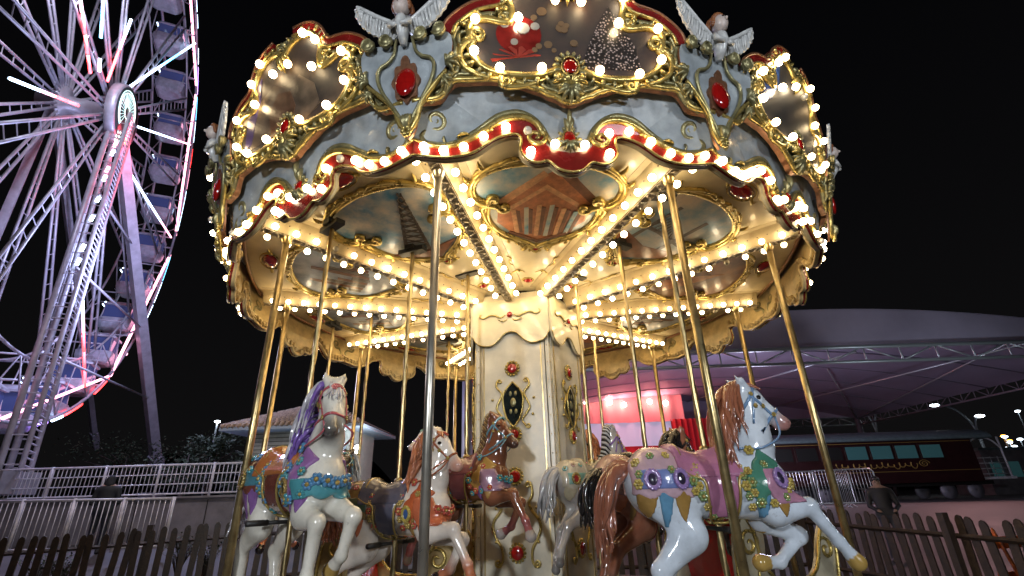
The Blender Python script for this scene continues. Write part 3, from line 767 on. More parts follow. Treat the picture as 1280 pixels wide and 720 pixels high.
def rotz(p,c,a):
    x,y=p[0]-c[0],p[1]-c[1]; return (c[0]+x*math.cos(a)-y*math.sin(a), c[1]+x*math.sin(a)+y*math.cos(a), p[2])
class Pose:
    """side view joints; x forward, z up, near side is -y"""
    def __init__(s, front, hind, head, yaw=0., h=.0125):
        s.front,s.hind=front,hind; s.yaw=yaw
        poll,nose=head; s.poll,s.nose=poll,nose
        s.G=G=Grid((-.95,-.27,-.98),(1.08,.27,.98),h)
        B=G.cone((-.30,0,.0),(.22,0,-.02),.205,.20,.86)
        B=smin(B,G.ell((-.42,0,.03),(.20,.185,.205)),.09)
        B=smin(B,G.ell((.36,0,-.01),(.17,.165,.205)),.08)
        B=smin(B,G.ell((.46,0,.02),(.085,.10,.11)),.07)
        B=smin(B,G.cone((.05,0,.14),(.26,0,.18),.07,.09,.6),.08)   # withers
        B=smin(B,-0+G.cone((-.45,0,.20),(-.2,0,.155),.05,.05,1.4),.06)
        for sg in (1,-1): B=smin(B,G.ell((-.40,sg*.09,.0),(.17,.10,.20)),.05)
        # neck
        nx=lambda t,o:(.29+(poll[0]-.29)*t+o)
        nz_=lambda t:.10+(poll[1]-.10)*t
        npts=[(.29,.10,.185),(nx(.3,.06),nz_(.3),.145),(nx(.57,.07),nz_(.57),.112),(nx(.8,.03),nz_(.8),.096),(poll[0],poll[1],.082)]
        for i in range(4):
            a,b=npts[i],npts[i+1]; k=(i/3)
            pa=(a[0],0,a[1]); pb=(b[0],0,b[1])
            B=smin(B,G.cone(pa,pb,a[2],b[2],.72),.05)
        # head
        Pp=np.array((poll[0],0,poll[1])); Nn=np.array((nose[0],0,nose[1])); ax=(Nn-Pp); L=np.linalg.norm(ax); ax/=L; dn=np.array((ax[2],0,-ax[0])); 
        if dn[2]>0 and abs(dn[2])>abs(dn[0]): dn=-dn
        if dn@(np.array((.2,0,-.6)))<0 and dn[2]>0: dn=-dn
        s.ax,s.dn,s.L=ax,dn,L
        def H(t,d,y=0.):
            p=Pp+ax*t*L+dn*d; p=np.array((p[0],y,p[2])); return np.array(rotz(p,(poll[0],0),s.yaw))
        s.H=H
        Hd=G.cone(H(-.02,-.0),H(.25,-.01),.074,.078,.88)
        Hd=smin(Hd,G.cone(H(.18,.035),H(.40,.025),.080,.058,.78),.03)
        Hd=smin(Hd,G.cone(H(.2,-.02),H(.90,-.008),.060,.042,.88),.035)
        Hd=smin(Hd,G.cone(H(.4,.03),H(.88,.028),.050,.034,.88),.03)
        Hd=smin(Hd,G.ell(H(.93,.004),(.050,.045,.047)),.025)
        Hd=smin(Hd,G.ell(H(.88,.045),(.030,.026,.024)),.02)
        for sg in (1,-1):
            Hd=smin(Hd,G.ell(H(.28,.035,sg*.042),(.060,.030,.060)),.02)
            Hd=smin(Hd,G.cone(H(.20,-.035,sg*.056),H(.36,-.02,sg*.054),.018,.014),.015)
            Hd=smin(Hd,G.ell(H(.95,-.01,sg*.028),(.024,.016,.022)),.012)
            Hd=np.maximum(Hd,-G.ell(H(.975,-.012,sg*.040),(.013,.012,.011)))
            Hd=np.maximum(Hd,-G.cone(H(.99,.032,sg*.036),H(.80,.024,sg*.046),.006,.005))
            e0=H(.0,-.045,sg*.045); e1=H(-.27,-.055,sg*.072)
            er=G.cone(e0,(e0+e1)/2,.024,.030,1); er=smin(er,G.cone((e0+e1)/2,e1,.030,.007),.01)
            er=np.maximum(er,-G.cone((e0+e1)/2+np.array((.016,0,0)),e1+np.array((.010,0,0)),.011,.003))
            Hd=smin(Hd,er,.015)
        B=smin(B,Hd,.035)
        # legs
        for sg,Lg in zip((-1,1),front):
            y=sg*.10
            B=smin(B,G.cone((.33,sg*.09,-.02),(Lg[0][0],sg*.10,Lg[0][1]),.115,.088,.8),.05)
            rr=[.085,.052,.040,.034,.038]; P=[(q[0],y+(q[2] if len(q)>2 else 0),q[1]) for q in Lg]
            leg=G.cone(P[0],P[1],.098,.056,.85); leg=smin(leg,G.ell(P[1],(.062,.053,.062)),.02)
            leg=smin(leg,G.cone(P[1],P[2],.050,.036),.02); leg=smin(leg,G.ell(P[2],(.045,.041,.045)),.02)
            leg=smin(leg,G.cone(P[2],P[3],.037,.040),.015)
            d=np.array(P[3])-np.array(P[2]); d/=np.linalg.norm(d); leg=smin(leg,G.cone(np.array(P[3]),np.array(P[3])+d*.065,.042,.058),.008)
            B=smin(B,leg,.04)
        for sg,Lg in zip((-1,1),hind):
            y=sg*.095; P=[(q[0],y,q[1]) for q in Lg]
            leg=G.cone((-.38,y,.0),P[0],.155,.105,.62); leg=smin(leg,G.cone(P[0],P[1],.118,.060,.75),.05)
            leg=smin(leg,G.ell(P[1],(.064,.050,.064)),.03); leg=smin(leg,G.cone(P[1],P[2],.052,.038),.02)
            leg=smin(leg,G.ell(P[2],(.047,.042,.046)),.02); leg=smin(leg,G.cone(P[2],P[3],.038,.042),.015)
            d=np.array(P[3])-np.array(P[2]); d/=np.linalg.norm(d); leg=smin(leg,G.cone(np.array(P[3]),np.array(P[3])+d*.06,.038,.052),.008)
            B=smin(B,leg,.05)
        s.B=B.astype(np.float32)
        s.hoofs=[]
        for Lg,y in [(front[0],-.1),(front[1],.1),(hind[0],-.095),(hind[1],.095)]:
            a,b=np.array((Lg[2][0],y,Lg[2][1])),np.array((Lg[3][0],y,Lg[3][1])); d=(b-a)/np.linalg.norm(b-a); s.hoofs.append((a,b,d))
        V,Q=surface_nets(s.B,G.lo,G.h); s.V,s.Q=V,Q
        s.bvh=BVHTree.FromPolygons(V.tolist(),Q.tolist())
        s.cache={}
    def paint(s,base,hoof,sock,muzz,belly=None,second=None):
        def f(V):
            n=len(V); c=np.tile(np.array(base,float),(n,1))
            nz=(np.sin(V[:,0]*9+1)+np.sin(V[:,1]*13+V[:,2]*11)+np.sin(V[:,2]*7+V[:,0]*5))/3
            if second is not None: m=np.clip(.5+.9*nz,0,1)[:,None]*.55; c=c*(1-m)+np.array(second)*m
            def mixc(m,k):
                nonlocal c; m=np.clip(m,0,1)[:,None]; c=c*(1-m)+np.array(k,float)*m
            for a,b,d in s.hoofs:
                t=(V-b)@d; near=np.linalg.norm(V-b,axis=1)<.20
                if sock is not None: mixc(near*np.clip((t+.20)/.14,0,1)*.95,sock)
                mixc(near*(t>.012)*1.0,hoof)
            hp=s.H(.95,.01); mixc(1-np.clip((np.linalg.norm(V-hp,axis=1)-.05)/.09,0,1),muzz)
            if belly is not None: mixc(np.clip((-.1-V[:,2])/.12,0,1)*(np.abs(V[:,0])<.4)*.6,belly)
            return c
        return f
    def hit(s,o,d):
        r=s.bvh.ray_cast(Vector(o),Vector(d)); return (r[0],r[1]) if r[0] is not None else (None,None)
    def side(s,x,z,sg=-1): return s.hit((x,sg*.5,z),(0,-sg,0))

PA=Pose(front=[[(.38,-.17),(.62,-.15),(.77,-.37),(.82,-.44)],[(.38,-.22),(.62,-.34),(.44,-.50),(.37,-.50)]],
        hind=[[(-.25,-.30),(-.47,-.50),(-.40,-.76),(-.38,-.83)],[(-.18,-.28),(-.38,-.52),(-.42,-.78),(-.38,-.85)]],
        head=((.36,.66),(.67,.40)))
PB=Pose(front=[[(.37,-.22),(.55,-.27),(.50,-.58),(.52,-.66)],[(.40,-.17),(.66,-.24),(.56,-.48),(.50,-.53)]],
        hind=[[(-.28,-.28),(-.53,-.45),(-.50,-.74),(-.47,-.81)],[(-.15,-.28),(-.36,-.48),(-.30,-.74),(-.26,-.80)]],
        head=((.38,.66),(.56,.31)), yaw=R_(-26))
PC_=Pose(front=[[(.40,-.18),(.66,-.16),(.80,-.42),(.83,-.50)],[(.38,-.20),(.64,-.25),(.52,-.48),(.45,-.52)]],
        hind=[[(-.24,-.30),(-.55,-.45),(-.68,-.68),(-.70,-.75)],[(-.24,-.30),(-.50,-.52),(-.60,-.77),(-.61,-.84)]],
        head=((.39,.62),(.66,.33)),h=.014)

PD=Pose(front=PC_.front,hind=PC_.hind,head=((.45,.44),(.66,.15)),h=.014)
def shell(P,name,t,region,mats,color=None):
    key=(name,t)
    return np.maximum(P.B-t,region(P.G.X,P.G.Y,P.G.Z)).astype(np.float32)
HM={}
def hm(name,col,rough=.16,**k):
    if name not in HM: HM[name]=mat(name,tuple(q*.78 for q in col),rough,coat=.7,noise=k.pop('noise',.25),nscale=k.pop('nscale',9),bump=.30,bscale=26,**k)
    return HM[name]
def rosette(mb,p,n,r,mi,mc=None,petals=6):
    n=Vector(n).normalized(); rot=n.to_track_quat('Z','Y').to_matrix(); p=Vector(p)
    for k in range(petals):
        a=2*PI*k/petals; q=rot@Vector((math.cos(a)*r*.62,math.sin(a)*r*.62,0)); mb.ball(p+q+n*.004,(r*.42,r*.42,r*.34),8,mi,rot)
    mb.ball(p+n*r*.28,(r*.42,r*.42,r*.35),8,mi if mc is None else mc,rot)
def medal(mb,p,n,rx,ry,mo,mi_):
    n=Vector(n).normalized(); up=Vector((0,0,1)); xx=up.cross(n).normalized(); yy=n.cross(xx).normalized(); rot=Matrix((xx,yy,n)).transposed(); p=Vector(p)
    ring=[p+n*.006+rot@Vector((rx*math.cos(a),ry*math.sin(a),0)) for a in np.linspace(0,2*PI,25)]
    mb.tube(ring,.016,8,mo,up=tuple(n)); 
    for a in np.linspace(0,2*PI,14,endpoint=False): mb.ball(p+n*.012+rot@Vector((rx*1.18*math.cos(a),ry*1.18*math.sin(a),0)),.011,6,mo)
    mb.ball(p+n*.002,(rx*.95,ry*.95,.018),16,mi_,rot)
def locks(mb,roots,dirs,L,r,mi=0,wave=.03,seed=1,n=12,bvh=None,fall=-1.):
    rg=random.Random(seed)
    for p,d in zip(roots,dirs):
        p=np.array(p,float); d=np.array(d,float); d/=np.linalg.norm(d)+1e-9; ph=rg.uniform(0,6); l=L*rg.uniform(.75,1.15); pts=[]; q=p.copy(); dd=d.copy(); sd=np.cross(d,(0,0,1)); sd/=np.linalg.norm(sd)+1e-9
        for i in range(n):
            t=i/(n-1); pts.append(q+sd*wave*math.sin(ph+t*7)*t*(.6+.4*t)+np.array((0,0,1))*wave*.3*math.cos(ph+t*6)*t)
            dd=dd+np.array((0,0,fall))*(.9/n)*1.6; dd/=np.linalg.norm(dd); q=q+dd*l/(n-1)
        t=np.linspace(0,1,n); rr=r*rg.uniform(.8,1.25)*(np.clip(t/.15,.5,1))*(1-.85*t**2.2)
        mb.tube(pts,rr,8,mi,fluted=.07)
hcount=0
def horse(P,pos,heading,zc,scale,label,group,cfg):
    """a carousel horse: empty at pole foot; every visible piece its own mesh"""
    x,y=pos
    root=empty('carousel_horse',(x,y,ZF),heading,label,'carousel horse',group)
    G=P.G; B=P.B; parts=[]
    def add(o): 
        o.parent=root; o.location=(0,0,zc-ZF); o.scale=(scale,)*3; parts.append(o); return o
    c=cfg
    bm=mat('horse_paint',c['base'],.13,noise=.28,nscale=5,bump=.22,bscale=18,coat=.9,attr='paint')
    nt=bm.node_tree; bs=nt.nodes['Principled BSDF']; lk=[l for l in nt.links if l.to_socket==bs.inputs['Base Color']][0]; srcs=lk.from_socket
    tcn=nt.nodes.new('ShaderNodeTexCoord'); n9=nt.nodes.new('ShaderNodeTexNoise'); n9.inputs['Scale'].default_value=17; n9.inputs['Detail'].default_value=8; n9.inputs['Roughness'].default_value=.7
    nt.links.new(tcn.outputs['Object'],n9.inputs['Vector']); mr=nt.nodes.new('ShaderNodeMapRange'); mr.inputs['From Min'].default_value=.60; mr.inputs['From Max'].default_value=.72; mr.inputs['To Max'].default_value=.55
    nt.links.new(n9.outputs['Fac'],mr.inputs['Value']); mx=nt.nodes.new('ShaderNodeMix'); mx.data_type='RGBA'; nt.links.new(mr.outputs['Result'],mx.inputs['Factor']); nt.links.new(srcs,mx.inputs['A']); mx.inputs['B'].default_value=(.13,.10,.07,1); nt.links.new(mx.outputs['Result'],bs.inputs['Base Color'])
    body=add(sdf_mesh(B,G,'body',bm,None,P.paint(c['base'],c['hoof'],c.get('sock'),c['muzzle'],c.get('belly'),c.get('second'))))
    # eyes
    for sg in (1,-1):
        mb=MB(); e=P.H(.27,-.020,sg*.066); mb.ball(e,(.024,.015,.020),14,0); mb.ball(e+np.array((.003,sg*.008,.004)),.006,8,1)
        mb.build('eye',[hm('eye_black',(.01,.008,.006),.05),hm('eye_white',(.8,.8,.8))],body)
    X,Y,Z=G.X,G.Y,G.Z
    # saddle: seat with raised cantle and pommel, and long skirts
    reg=np.maximum(np.abs(X+.06)-.235+.10*np.clip(-Z+.12,0,1)*1.0, .05-Z+0*X)
    skirt=np.maximum(np.maximum(np.abs(X-.0)-(.115-.08*np.clip(.1-Z,0,.3)),-.20-Z),Z-.12)
    seat=np.maximum(B-.032,reg)
    seat=smin(seat,G.cone((-.27,0,.235),(-.22,0,.19),.05,.05,1.9),.05); seat=smin(seat,G.cone((.13,0,.23),(.12,0,.20),.035,.04,1.5),.05)
    sk=np.maximum(B-.026,skirt)
    sad=add(sdf_mesh(seat,G,'saddle',c['saddle'])); add(sdf_mesh(sk,G,'saddle_skirt',c.get('skirt',c['saddle'])))
    mb=MB()
    for sg in (1,-1):
        pts=[]
        for (qx,qz) in cr([(-.30,.10),(-.22,.06),(-.13,.03),(-.115,-.08),(-.08,-.19),(0,-.215),(.08,-.19),(.105,-.08),(.12,.03),(.20,.07)],4):
            p,n=P.side(qx,qz,sg)
            if p is not None: pts.append(np.array(p+n*.026))
        if len(pts)>4: mb.tube(pts,.010,6,0)
    mb.tube([(-.25,.16*math.sin(a),.155+.13*math.cos(a)) for a in np.linspace(-1.25,1.25,15)],.009,6,0)
    mb.build('saddle_piping',c['trim'],sad)
    # rump cloth
    sc=.035*np.abs(np.sin(X*22))
    reg=np.maximum(np.maximum(X+.20,-X-.60),.0-.04-sc-Z+.05*0)
    rc=add(sdf_mesh(np.maximum(B-.013,reg).astype(np.float32),G,'rump_cloth',c['cloth']))
    reg=np.maximum(np.maximum(X+.205,-X-.56),-.015-Z); reg=np.maximum(reg,.0+Z-.115)
    add(sdf_mesh(np.maximum(B-.019,reg).astype(np.float32),G,'cloth_band',c['cloth2']))
    # breast collar
    u=(X-.30)*.80+(Z-.05)*(-.60); v=(X-.30)*.60+(Z-.05)*.80
    reg=np.maximum(np.abs(u-.0-.03*0)-.075-.012*np.abs(np.sin(v*30)),-.16-v*1.0); reg=np.maximum(reg,v-.17)
    bc=add(sdf_mesh(np.maximum(B-.016,reg).astype(np.float32),G,'breast_collar',c['collar']))
    reg=np.maximum(np.abs((X-.44)*.86-(Z-.05)*-.5+.06)-.10,-.10-Z-.03*np.abs(np.sin(Y*25))); reg=np.maximum(np.maximum(reg,.30-X),Z-c.get('cptop',.10))
    add(sdf_mesh(np.maximum(B-.020,reg).astype(np.float32),G,'chest_plate',c['collar2']))
    # pointed drops below cloth and collar
    def tri(lst):
        R=None
        for cx_,w_,z0,L in lst:
            t=np.clip((z0-Z)/L,0,1); q=np.maximum(np.abs(X-cx_)-w_*(1-t**1.6)**.8, np.maximum(Z-z0-.03,z0-L-Z)); R=q if R is None else np.minimum(R,q)
        return R
    for q in [(-.52,.065,-.02,.20),(-.29,.065,-.02,.20),(.40,.06,-.06,.15),(-.405,.05,-.02,.24),(.27,.055,-.05,.17)]:
        for sg in (-1,1):
            if sg==1 and P is not PB: continue
            mm='drop2' if q[0] in (-.405,.27) else 'drop'
            F=np.maximum(np.maximum(B-.011,tri([q])),(-sg*Y+.06)).astype(np.float32)
            add(sdf_mesh(F,G,'ribbon_drop' if mm=='drop2' else 'gold_drop',c[mm]))
    # girth
    reg=np.maximum(np.abs(X-.0)-.03,Z+.12); add(sdf_mesh(np.maximum(B-.010,reg).astype(np.float32),G,'girth',c['trim']))
    # garland of rosettes
    mats=[c['flower'],c['flower2'],c['trim']]
    def put(p,n,r,k):
        mb=MB(); rosette(mb,p,n,r,k,2); add(mb.build('rosette',mats))
    for sg in (-1,1):
        path=[(-.17,.12),(-.17,.06),(-.165,.0),(-.15,-.06),(-.12,-.12),(-.07,-.175)]
        path+=[(-.55,.15),(-.46,.19),(-.36,.19),(-.27,.17)]
        path+=[(.15,.11),(.155,.05),(.16,-.01),(.17,-.07),(.19,-.13)]
        path+=[(.25,-.11),(.33,-.12),(.42,-.09),(.27,.22),(.33,.12)]
        if P is PB or c.get('rich'): path+=[(-.205,.09),(-.205,.03),(-.20,-.03),(-.55,.08),(-.56,.02),(-.35,.10),(.205,.08),(.205,.01),(.21,-.05),(.40,.05),(.46,-.03)]
        if sg==1: path=path[::5]
        for i,(qx,qz) in enumerate(path):
            p,n=P.side(qx,qz,sg)
            if p is not None: put(p+n*.018,n,(.030 if i%3 else .037)*c.get('fs',1),i%2)
    for a in (-.7,-.35,0,.35,.7):
        p,n=P.hit((1,.12*a*1.3,-.02+.03*abs(a)),(-1,0,0))
        if p is not None and p[0]<.62: put(p+n*.014,n,.04*c.get('fs',1),0)
    # medallions, each its own
    for sg in (-1,1):
        for (qx,qz) in c.get('medals',[(-.48,.045),(-.30,.045),(.40,.03)]):
            p,n=P.side(qx,qz,sg)
            if p is None: continue
            mb=MB(); medal(mb,p+n*.018,n,.042,.052,0,1); add(mb.build('medallion',[c['medrim'],c['medstone']]))
    # bridle
    mb=MB(); H=P.H
    def band(t0,d0,t1,d1,r=.010,mi=0,out=.008):
        """strap round the head through a plane at t"""
        pts=[]
        ctr=(H(t0,d0)+H(t1,d1))/2; 
        for k in range(28):
            a=2*PI*k/28; yv=H(t0,d0,.2)-H(t0,d0); yv/=np.linalg.norm(yv); up_=H(t1,d1)-H(t0,d0); up_/=np.linalg.norm(up_)+1e-9
            dr=yv*math.cos(a)+up_*math.sin(a); p,n=P.hit(ctr+dr*.3,-dr)
            if p is not None: pts.append(np.array(p)+np.array(n)*out*.5)
        if len(pts)>10: pts.append(pts[0]); mb.tube(pts,r,6,mi,flat=.6)
    band(.68,-.05,.64,.06,.012); band(.12,-.07,.14,.08,.013); band(.10,-.06,.30,.10,.009)
    for sg in (1,-1):
        pts=[]
        for t in np.linspace(.12,.68,9):
            o=H(t,.015,sg*.3); d=H(t,.015)-o; p,n=P.hit(o,d/np.linalg.norm(d))
            if p is not None: pts.append(np.array(p)+np.array(n)*.005)
        if len(pts)>3: mb.tube(pts,.011,6,0,flat=.6)
        for t,d in ((.12,.0),(.66,.01),(.40,.02),(.28,.06)):
            o=H(t,d,sg*.3); dd=H(t,d)-o; p,n=P.hit(o,dd/np.linalg.norm(dd))
            if p is not None: rosette(mb,p+n*.008,n,.019,1)
        # reins
        o=H(.7,.02,sg*.05); mb.tube(cr([tuple(o),(.52,sg*.12,.32),(.36,sg*.14,.24),(.20,sg*.10,.24)],5),.008,6,0)
    p,n=P.hit(H(.16,-.4),-(H(.16,-.4)-H(.16,0))/np.linalg.norm(H(.16,-.4)-H(.16,0)))
    if p is not None: rosette(mb,p+n*.008,n,.028,2)
    add(mb.build('bridle',[c['bridle'],c['trim'],c.get('brow',c['flower'])]))
    # mane
    mb=MB(); rt=[];dr=[]; rg=random.Random(len(label)*7)
    crest=[np.array(p) for p in cr([(P.poll[0]+.0,P.poll[1]+.075),(P.poll[0]-.06,P.poll[1]+.04),(P.poll[0]-.10,P.poll[1]-.05),(.20+(P.poll[0]-.29)*.6-.0,.10+(P.poll[1]-.10)*.62),(.19+(P.poll[0]-.29)*.3,.12+(P.poll[1]-.10)*.36),(.15,.22)],9)]
    N=len(crest)
    style=c.get('mane','long')
    if style=='comb':     # stiff ribs standing across the crest
        for i,p in enumerate(crest):
            t=i/(N-1); 
            if i%2: continue
            mb.tube([ (p[0]+.05,-.055,p[1]-.05),(p[0]-.02,-.035,p[1]+.02),(p[0]-.05,0,p[1]+.03),(p[0]-.02,.035,p[1]+.02),(p[0]+.05,.055,p[1]-.05)],[.006,.015,.018,.015,.006],8,i//2%2)
    else:
        for i,p in enumerate(crest):
            for j in range(4):
                sgn=-1 if (j%4!=3) else 1
                rt.append((p[0]+rg.uniform(-.03,.0),sgn*rg.uniform(.005,.03),p[1]-.0+rg.uniform(-.02,.012)))
                dr.append((-.65+rg.uniform(-.2,.15),sgn*rg.uniform(.35,.8),rg.uniform(-.3,.15)))
        locks(mb,rt,dr,c.get('mlen',.30),.022,0,.030,3,fall=-2.6)
        if c.get('mane2') is not None: 
            k=len(rt); sel=[i for i in range(k) if i%3==0]; locks(mb,[(rt[i][0]+.02,rt[i][1]*1.9,rt[i][2]-.02) for i in sel],[dr[i] for i in sel],c.get('mlen',.3)*.9,.018,1,.03,9,fall=-2.6)
        # forelock
        f0=H(-.02,-.065); fr=[f0+np.array((rg.uniform(-.02,.02),rg.uniform(-.045,.045),0)) for _ in range(14)]; dv=P.ax*.9-P.dn*.25
        dv=np.array(rotz(dv,(0,0),P.yaw)); locks(mb,fr,[dv+np.array((0,rg.uniform(-.5,.5),0)) for _ in fr],.17 if P.yaw else .10,.014,0,.014,5,fall=-.3)
    add(mb.build('mane',[c['manec'],c.get('mane2') or c['manec']]))
    # tail
    mb=MB(); rt=[];dr=[]
    for i in range(c.get('tn',26)):
        a=rg.uniform(0,2*PI); q=rg.uniform(0,.045); rt.append((-.575+.0*q,math.cos(a)*q,.12+math.sin(a)*q)); dr.append((-.8+rg.uniform(-.2,.15),rg.uniform(-.3,.3),.35+rg.uniform(-.3,.3)))
    locks(mb,rt,dr,c.get('tlen',.62)*.92,.034,0,.045,11,n=18,fall=-3.4)
    add(mb.build('tail',c['tailc']))
    # pole, foot bar
    sink=lambda o:o
    mb=MB(); zt=ZB-.02-ZF; nn=160
    mb.tube([(0,0,z) for z in np.linspace(.0,zt,nn)],.021,6,0,fluted=.16,twist=.16); 
    pl=mb.build('brass_pole','brass',root)
    mb=MB(); mb.lathe([(.024,0),(.036,.01),(.036,.05),(.024,.06)],(0,0,zc-ZF+.21*scale),14); mb.build('pole_collar','brass',pl); mb=MB(); mb.lathe([(.05,0),(.05,.02),(.024,.05)],(0,0,0),14); mb.build('pole_foot','brass',pl)
    mb=MB(); mb.box((0,0,zt+.02),(.30,.09,.05),0); mb.box((0,0,zt+.055),(.10,.14,.06),0); mb.build('crank_bracket','dark',root)
    mb=MB(); z=zc-ZF-.27*scale; mb.bar((-.03,-.30,z),(-.03,.30,z),.014,8)
    for sg in (1,-1): mb.tube([(-.03,sg*.16,z),(-.03,sg*.31,z)],.021,10,0)
    mb.build('foot_bar','dark',root)
    return root

K=lambda n,c,r=.16,**k: hm(n,c,r,**k)
white=(.72,.70,.64)
cfg1=dict(skirt=K('cloth_maroon',(.20,.06,.04)),fs=1.15,base=(.70,.67,.58),second=(.60,.57,.48),hoof=(.40,.26,.07),muzzle=(.10,.09,.08),saddle=K('saddle_orange',(.50,.17,.05)),trim=K('trim_gold',(.50,.36,.10),.25,metal=.4),
 cloth=K('cloth_maroon',(.20,.06,.04)),cloth2=K('cloth_teal',(.09,.26,.32)),collar=K('collar_lilac',(.36,.17,.42)),collar2=K('chest_teal',(.09,.34,.38)),drop=K('drop_violet',(.27,.13,.36)),drop2=K('drop_plum',(.20,.09,.25)),
 flower=K('flower_blue',(.10,.28,.50)),flower2=K('flower_teal',(.07,.32,.36)),medrim=K('medal_gold',(.45,.32,.1),.25,metal=.5),medstone=K('stone_olive',(.06,.06,.03)),bridle=K('bridle_pink',(.55,.12,.14)),brow=K('brow_pink',(.60,.14,.16)),
 manec=K('mane_white',(.60,.58,.62)),mane2=K('mane_violet',(.22,.12,.45)),tailc=K('mane_white',(.6,.58,.62)),mlen=.40,cptop=.01,medals=[(-.42,.03),(.22,-.04)])
cfg5=dict(rich=1,base=(.62,.68,.74),second=(.52,.60,.70),hoof=(.42,.27,.07),muzzle=(.36,.17,.15),saddle=K('saddle_mauve',(.50,.20,.34)),trim=K('trim_gold',(.5,.36,.1)),
 cloth=K('cloth_pink',(.62,.42,.48)),cloth2=K('cloth_periwinkle',(.20,.26,.55)),collar=K('collar_green',(.08,.26,.18)),collar2=K('chest_rose',(.50,.25,.36)),drop=K('drop_gold',(.38,.22,.06)),drop2=K('drop_blue',(.14,.34,.52)),
 flower=K('flower_yellow',(.55,.42,.10)),flower2=K('flower_moss',(.22,.32,.12)),medrim=K('medal_lilac',(.34,.22,.50)),medstone=K('stone_dark',(.04,.03,.06)),bridle=K('bridle_blue',(.20,.34,.55)),brow=K('trim_gold',(.5,.36,.1)),
 manec=K('mane_auburn',(.36,.13,.07)),tailc=K('tail_auburn',(.33,.12,.07)),mlen=.42,tlen=.66,tn=34)
cfg2=dict(base=(.68,.62,.54),second=(.62,.52,.44),hoof=(.02,.015,.015),sock=(.50,.15,.06),muzzle=(.45,.24,.18),saddle=K('saddle_slate',(.10,.10,.14)),trim=K('trim_gold',(.5,.36,.1)),
 cloth=K('cloth_bronze',(.25,.15,.05)),cloth2=K('cloth_dark_green',(.05,.09,.05)),collar=K('collar_vermilion',(.55,.12,.04)),collar2=K('chest_vermilion',(.55,.14,.06)),drop=K('drop_orange',(.50,.14,.05)),drop2=K('drop_gold',(.38,.22,.06)),
 flower=K('flower_red',(.5,.08,.05)),flower2=K('trim_gold',(.5,.36,.1)),medrim=K('medal_yellow',(.5,.38,.08)),medstone=K('stone_blue',(.05,.12,.30)),bridle=K('bridle_rust',(.36,.10,.04)),
 manec=K('mane_orange',(.50,.17,.07)),tailc=K('tail_orange',(.45,.15,.06)),mlen=.24,tlen=.5,medals=[(-.4,.04),(.25,-.03)])
cfg3=dict(base=(.17,.06,.03),second=(.25,.095,.045),hoof=(.45,.40,.36),sock=(.40,.12,.12),muzzle=(.06,.03,.02),saddle=K('saddle_plum',(.30,.10,.12)),trim=K('trim_gold',(.5,.36,.1)),
 cloth=K('cloth_ochre',(.45,.26,.07)),cloth2=K('cloth_pattern_violet',(.28,.16,.26)),collar=K('collar_gold',(.48,.28,.07)),collar2=K('chest_mauve',(.34,.20,.28)),drop=K('drop_ochre',(.42,.24,.07)),drop2=K('drop_violet',(.27,.13,.36)),
 flower=K('flower_teal',(.07,.32,.36)),flower2=K('flower_red',(.5,.08,.05)),medrim=K('medal_yellow',(.5,.38,.08)),medstone=K('stone_red',(.4,.03,.03)),bridle=K('bridle_sky',(.16,.36,.45)),
 manec=K('mane_bronze',(.28,.17,.07)),mane2=K('mane_umber',(.12,.06,.03)),mane='comb',tailc=K('tail_umber',(.14,.06,.03)),tlen=.4,medals=[(-.38,.04)])
cfg6=dict(base=(.30,.12,.07),second=(.20,.07,.04),hoof=(.015,.012,.012),sock=(.06,.05,.05),muzzle=(.1,.05,.04),saddle=K('saddle_black',(.03,.025,.02)),trim=K('trim_gold',(.5,.36,.1)),
 cloth=K('cloth_rose_brown',(.42,.22,.18)),cloth2=K('cloth_blush',(.55,.38,.34)),collar=K('collar_gold',(.48,.28,.07)),collar2=K('chest_rust',(.36,.12,.06)),drop=K('drop_orange',(.5,.14,.05)),drop2=K('drop_gold',(.38,.22,.06)),
 flower=K('flower_blush',(.55,.36,.32)),flower2=K('trim_gold',(.5,.36,.1)),medrim=K('medal_blush',(.52,.34,.30)),medstone=K('stone_umber',(.08,.03,.02)),bridle=K('bridle_black',(.03,.02,.02)),
 manec=K('mane_black',(.015,.014,.014)),tailc=K('mane_black',(.015,.014,.014)),mlen=.26,tlen=.50)
cfg7=dict(base=(.44,.41,.37),second=(.24,.22,.21),hoof=(.2,.19,.18),muzzle=(.16,.15,.16),saddle=K('saddle_cream',(.55,.48,.34)),trim=K('trim_gold',(.5,.36,.1)),
 cloth=K('cloth_cream',(.58,.52,.40)),cloth2=K('cloth_mint',(.22,.42,.36)),collar=K('collar_lilac',(.36,.17,.42)),collar2=K('chest_mauve',(.34,.20,.28)),drop=K('drop_cream',(.55,.48,.32)),drop2=K('drop_gold',(.38,.22,.06)),
 flower=K('flower_mint',(.2,.42,.38)),flower2=K('flower_blush',(.55,.36,.32)),medrim=K('medal_gold',(.45,.32,.1)),medstone=K('stone_red',(.4,.03,.03)),bridle=K('bridle_violet',(.26,.12,.42)),
 manec=K('mane_silver',(.62,.62,.60)),mane2=K('mane_black',(.015,.014,.014)),mane='comb',tailc=K('tail_silver',(.42,.42,.42)),tlen=.60)
cfg8=dict(cfg7,base=(.68,.64,.58),second=None,muzzle=(.4,.3,.26),cloth=K('cloth_orange',(.50,.20,.08)),cloth2=K('cloth_teal',(.09,.26,.32)),mane='long',manec=K('mane_mint',(.42,.55,.46)),mane2=None,tailc=K('mane_mint',(.42,.55,.46)),saddle=K('saddle_mint',(.25,.42,.34)))
cfg9=dict(cfg3,base=(.035,.03,.03),second=(.07,.05,.04),sock=None,mane='long',manec=K('mane_silver',(.62,.62,.6)),mane2=None,saddle=K('saddle_scarlet',(.42,.05,.03)),tailc=K('tail_silver',(.42,.42,.42)),cloth=K('cloth_orange',(.5,.2,.08)))
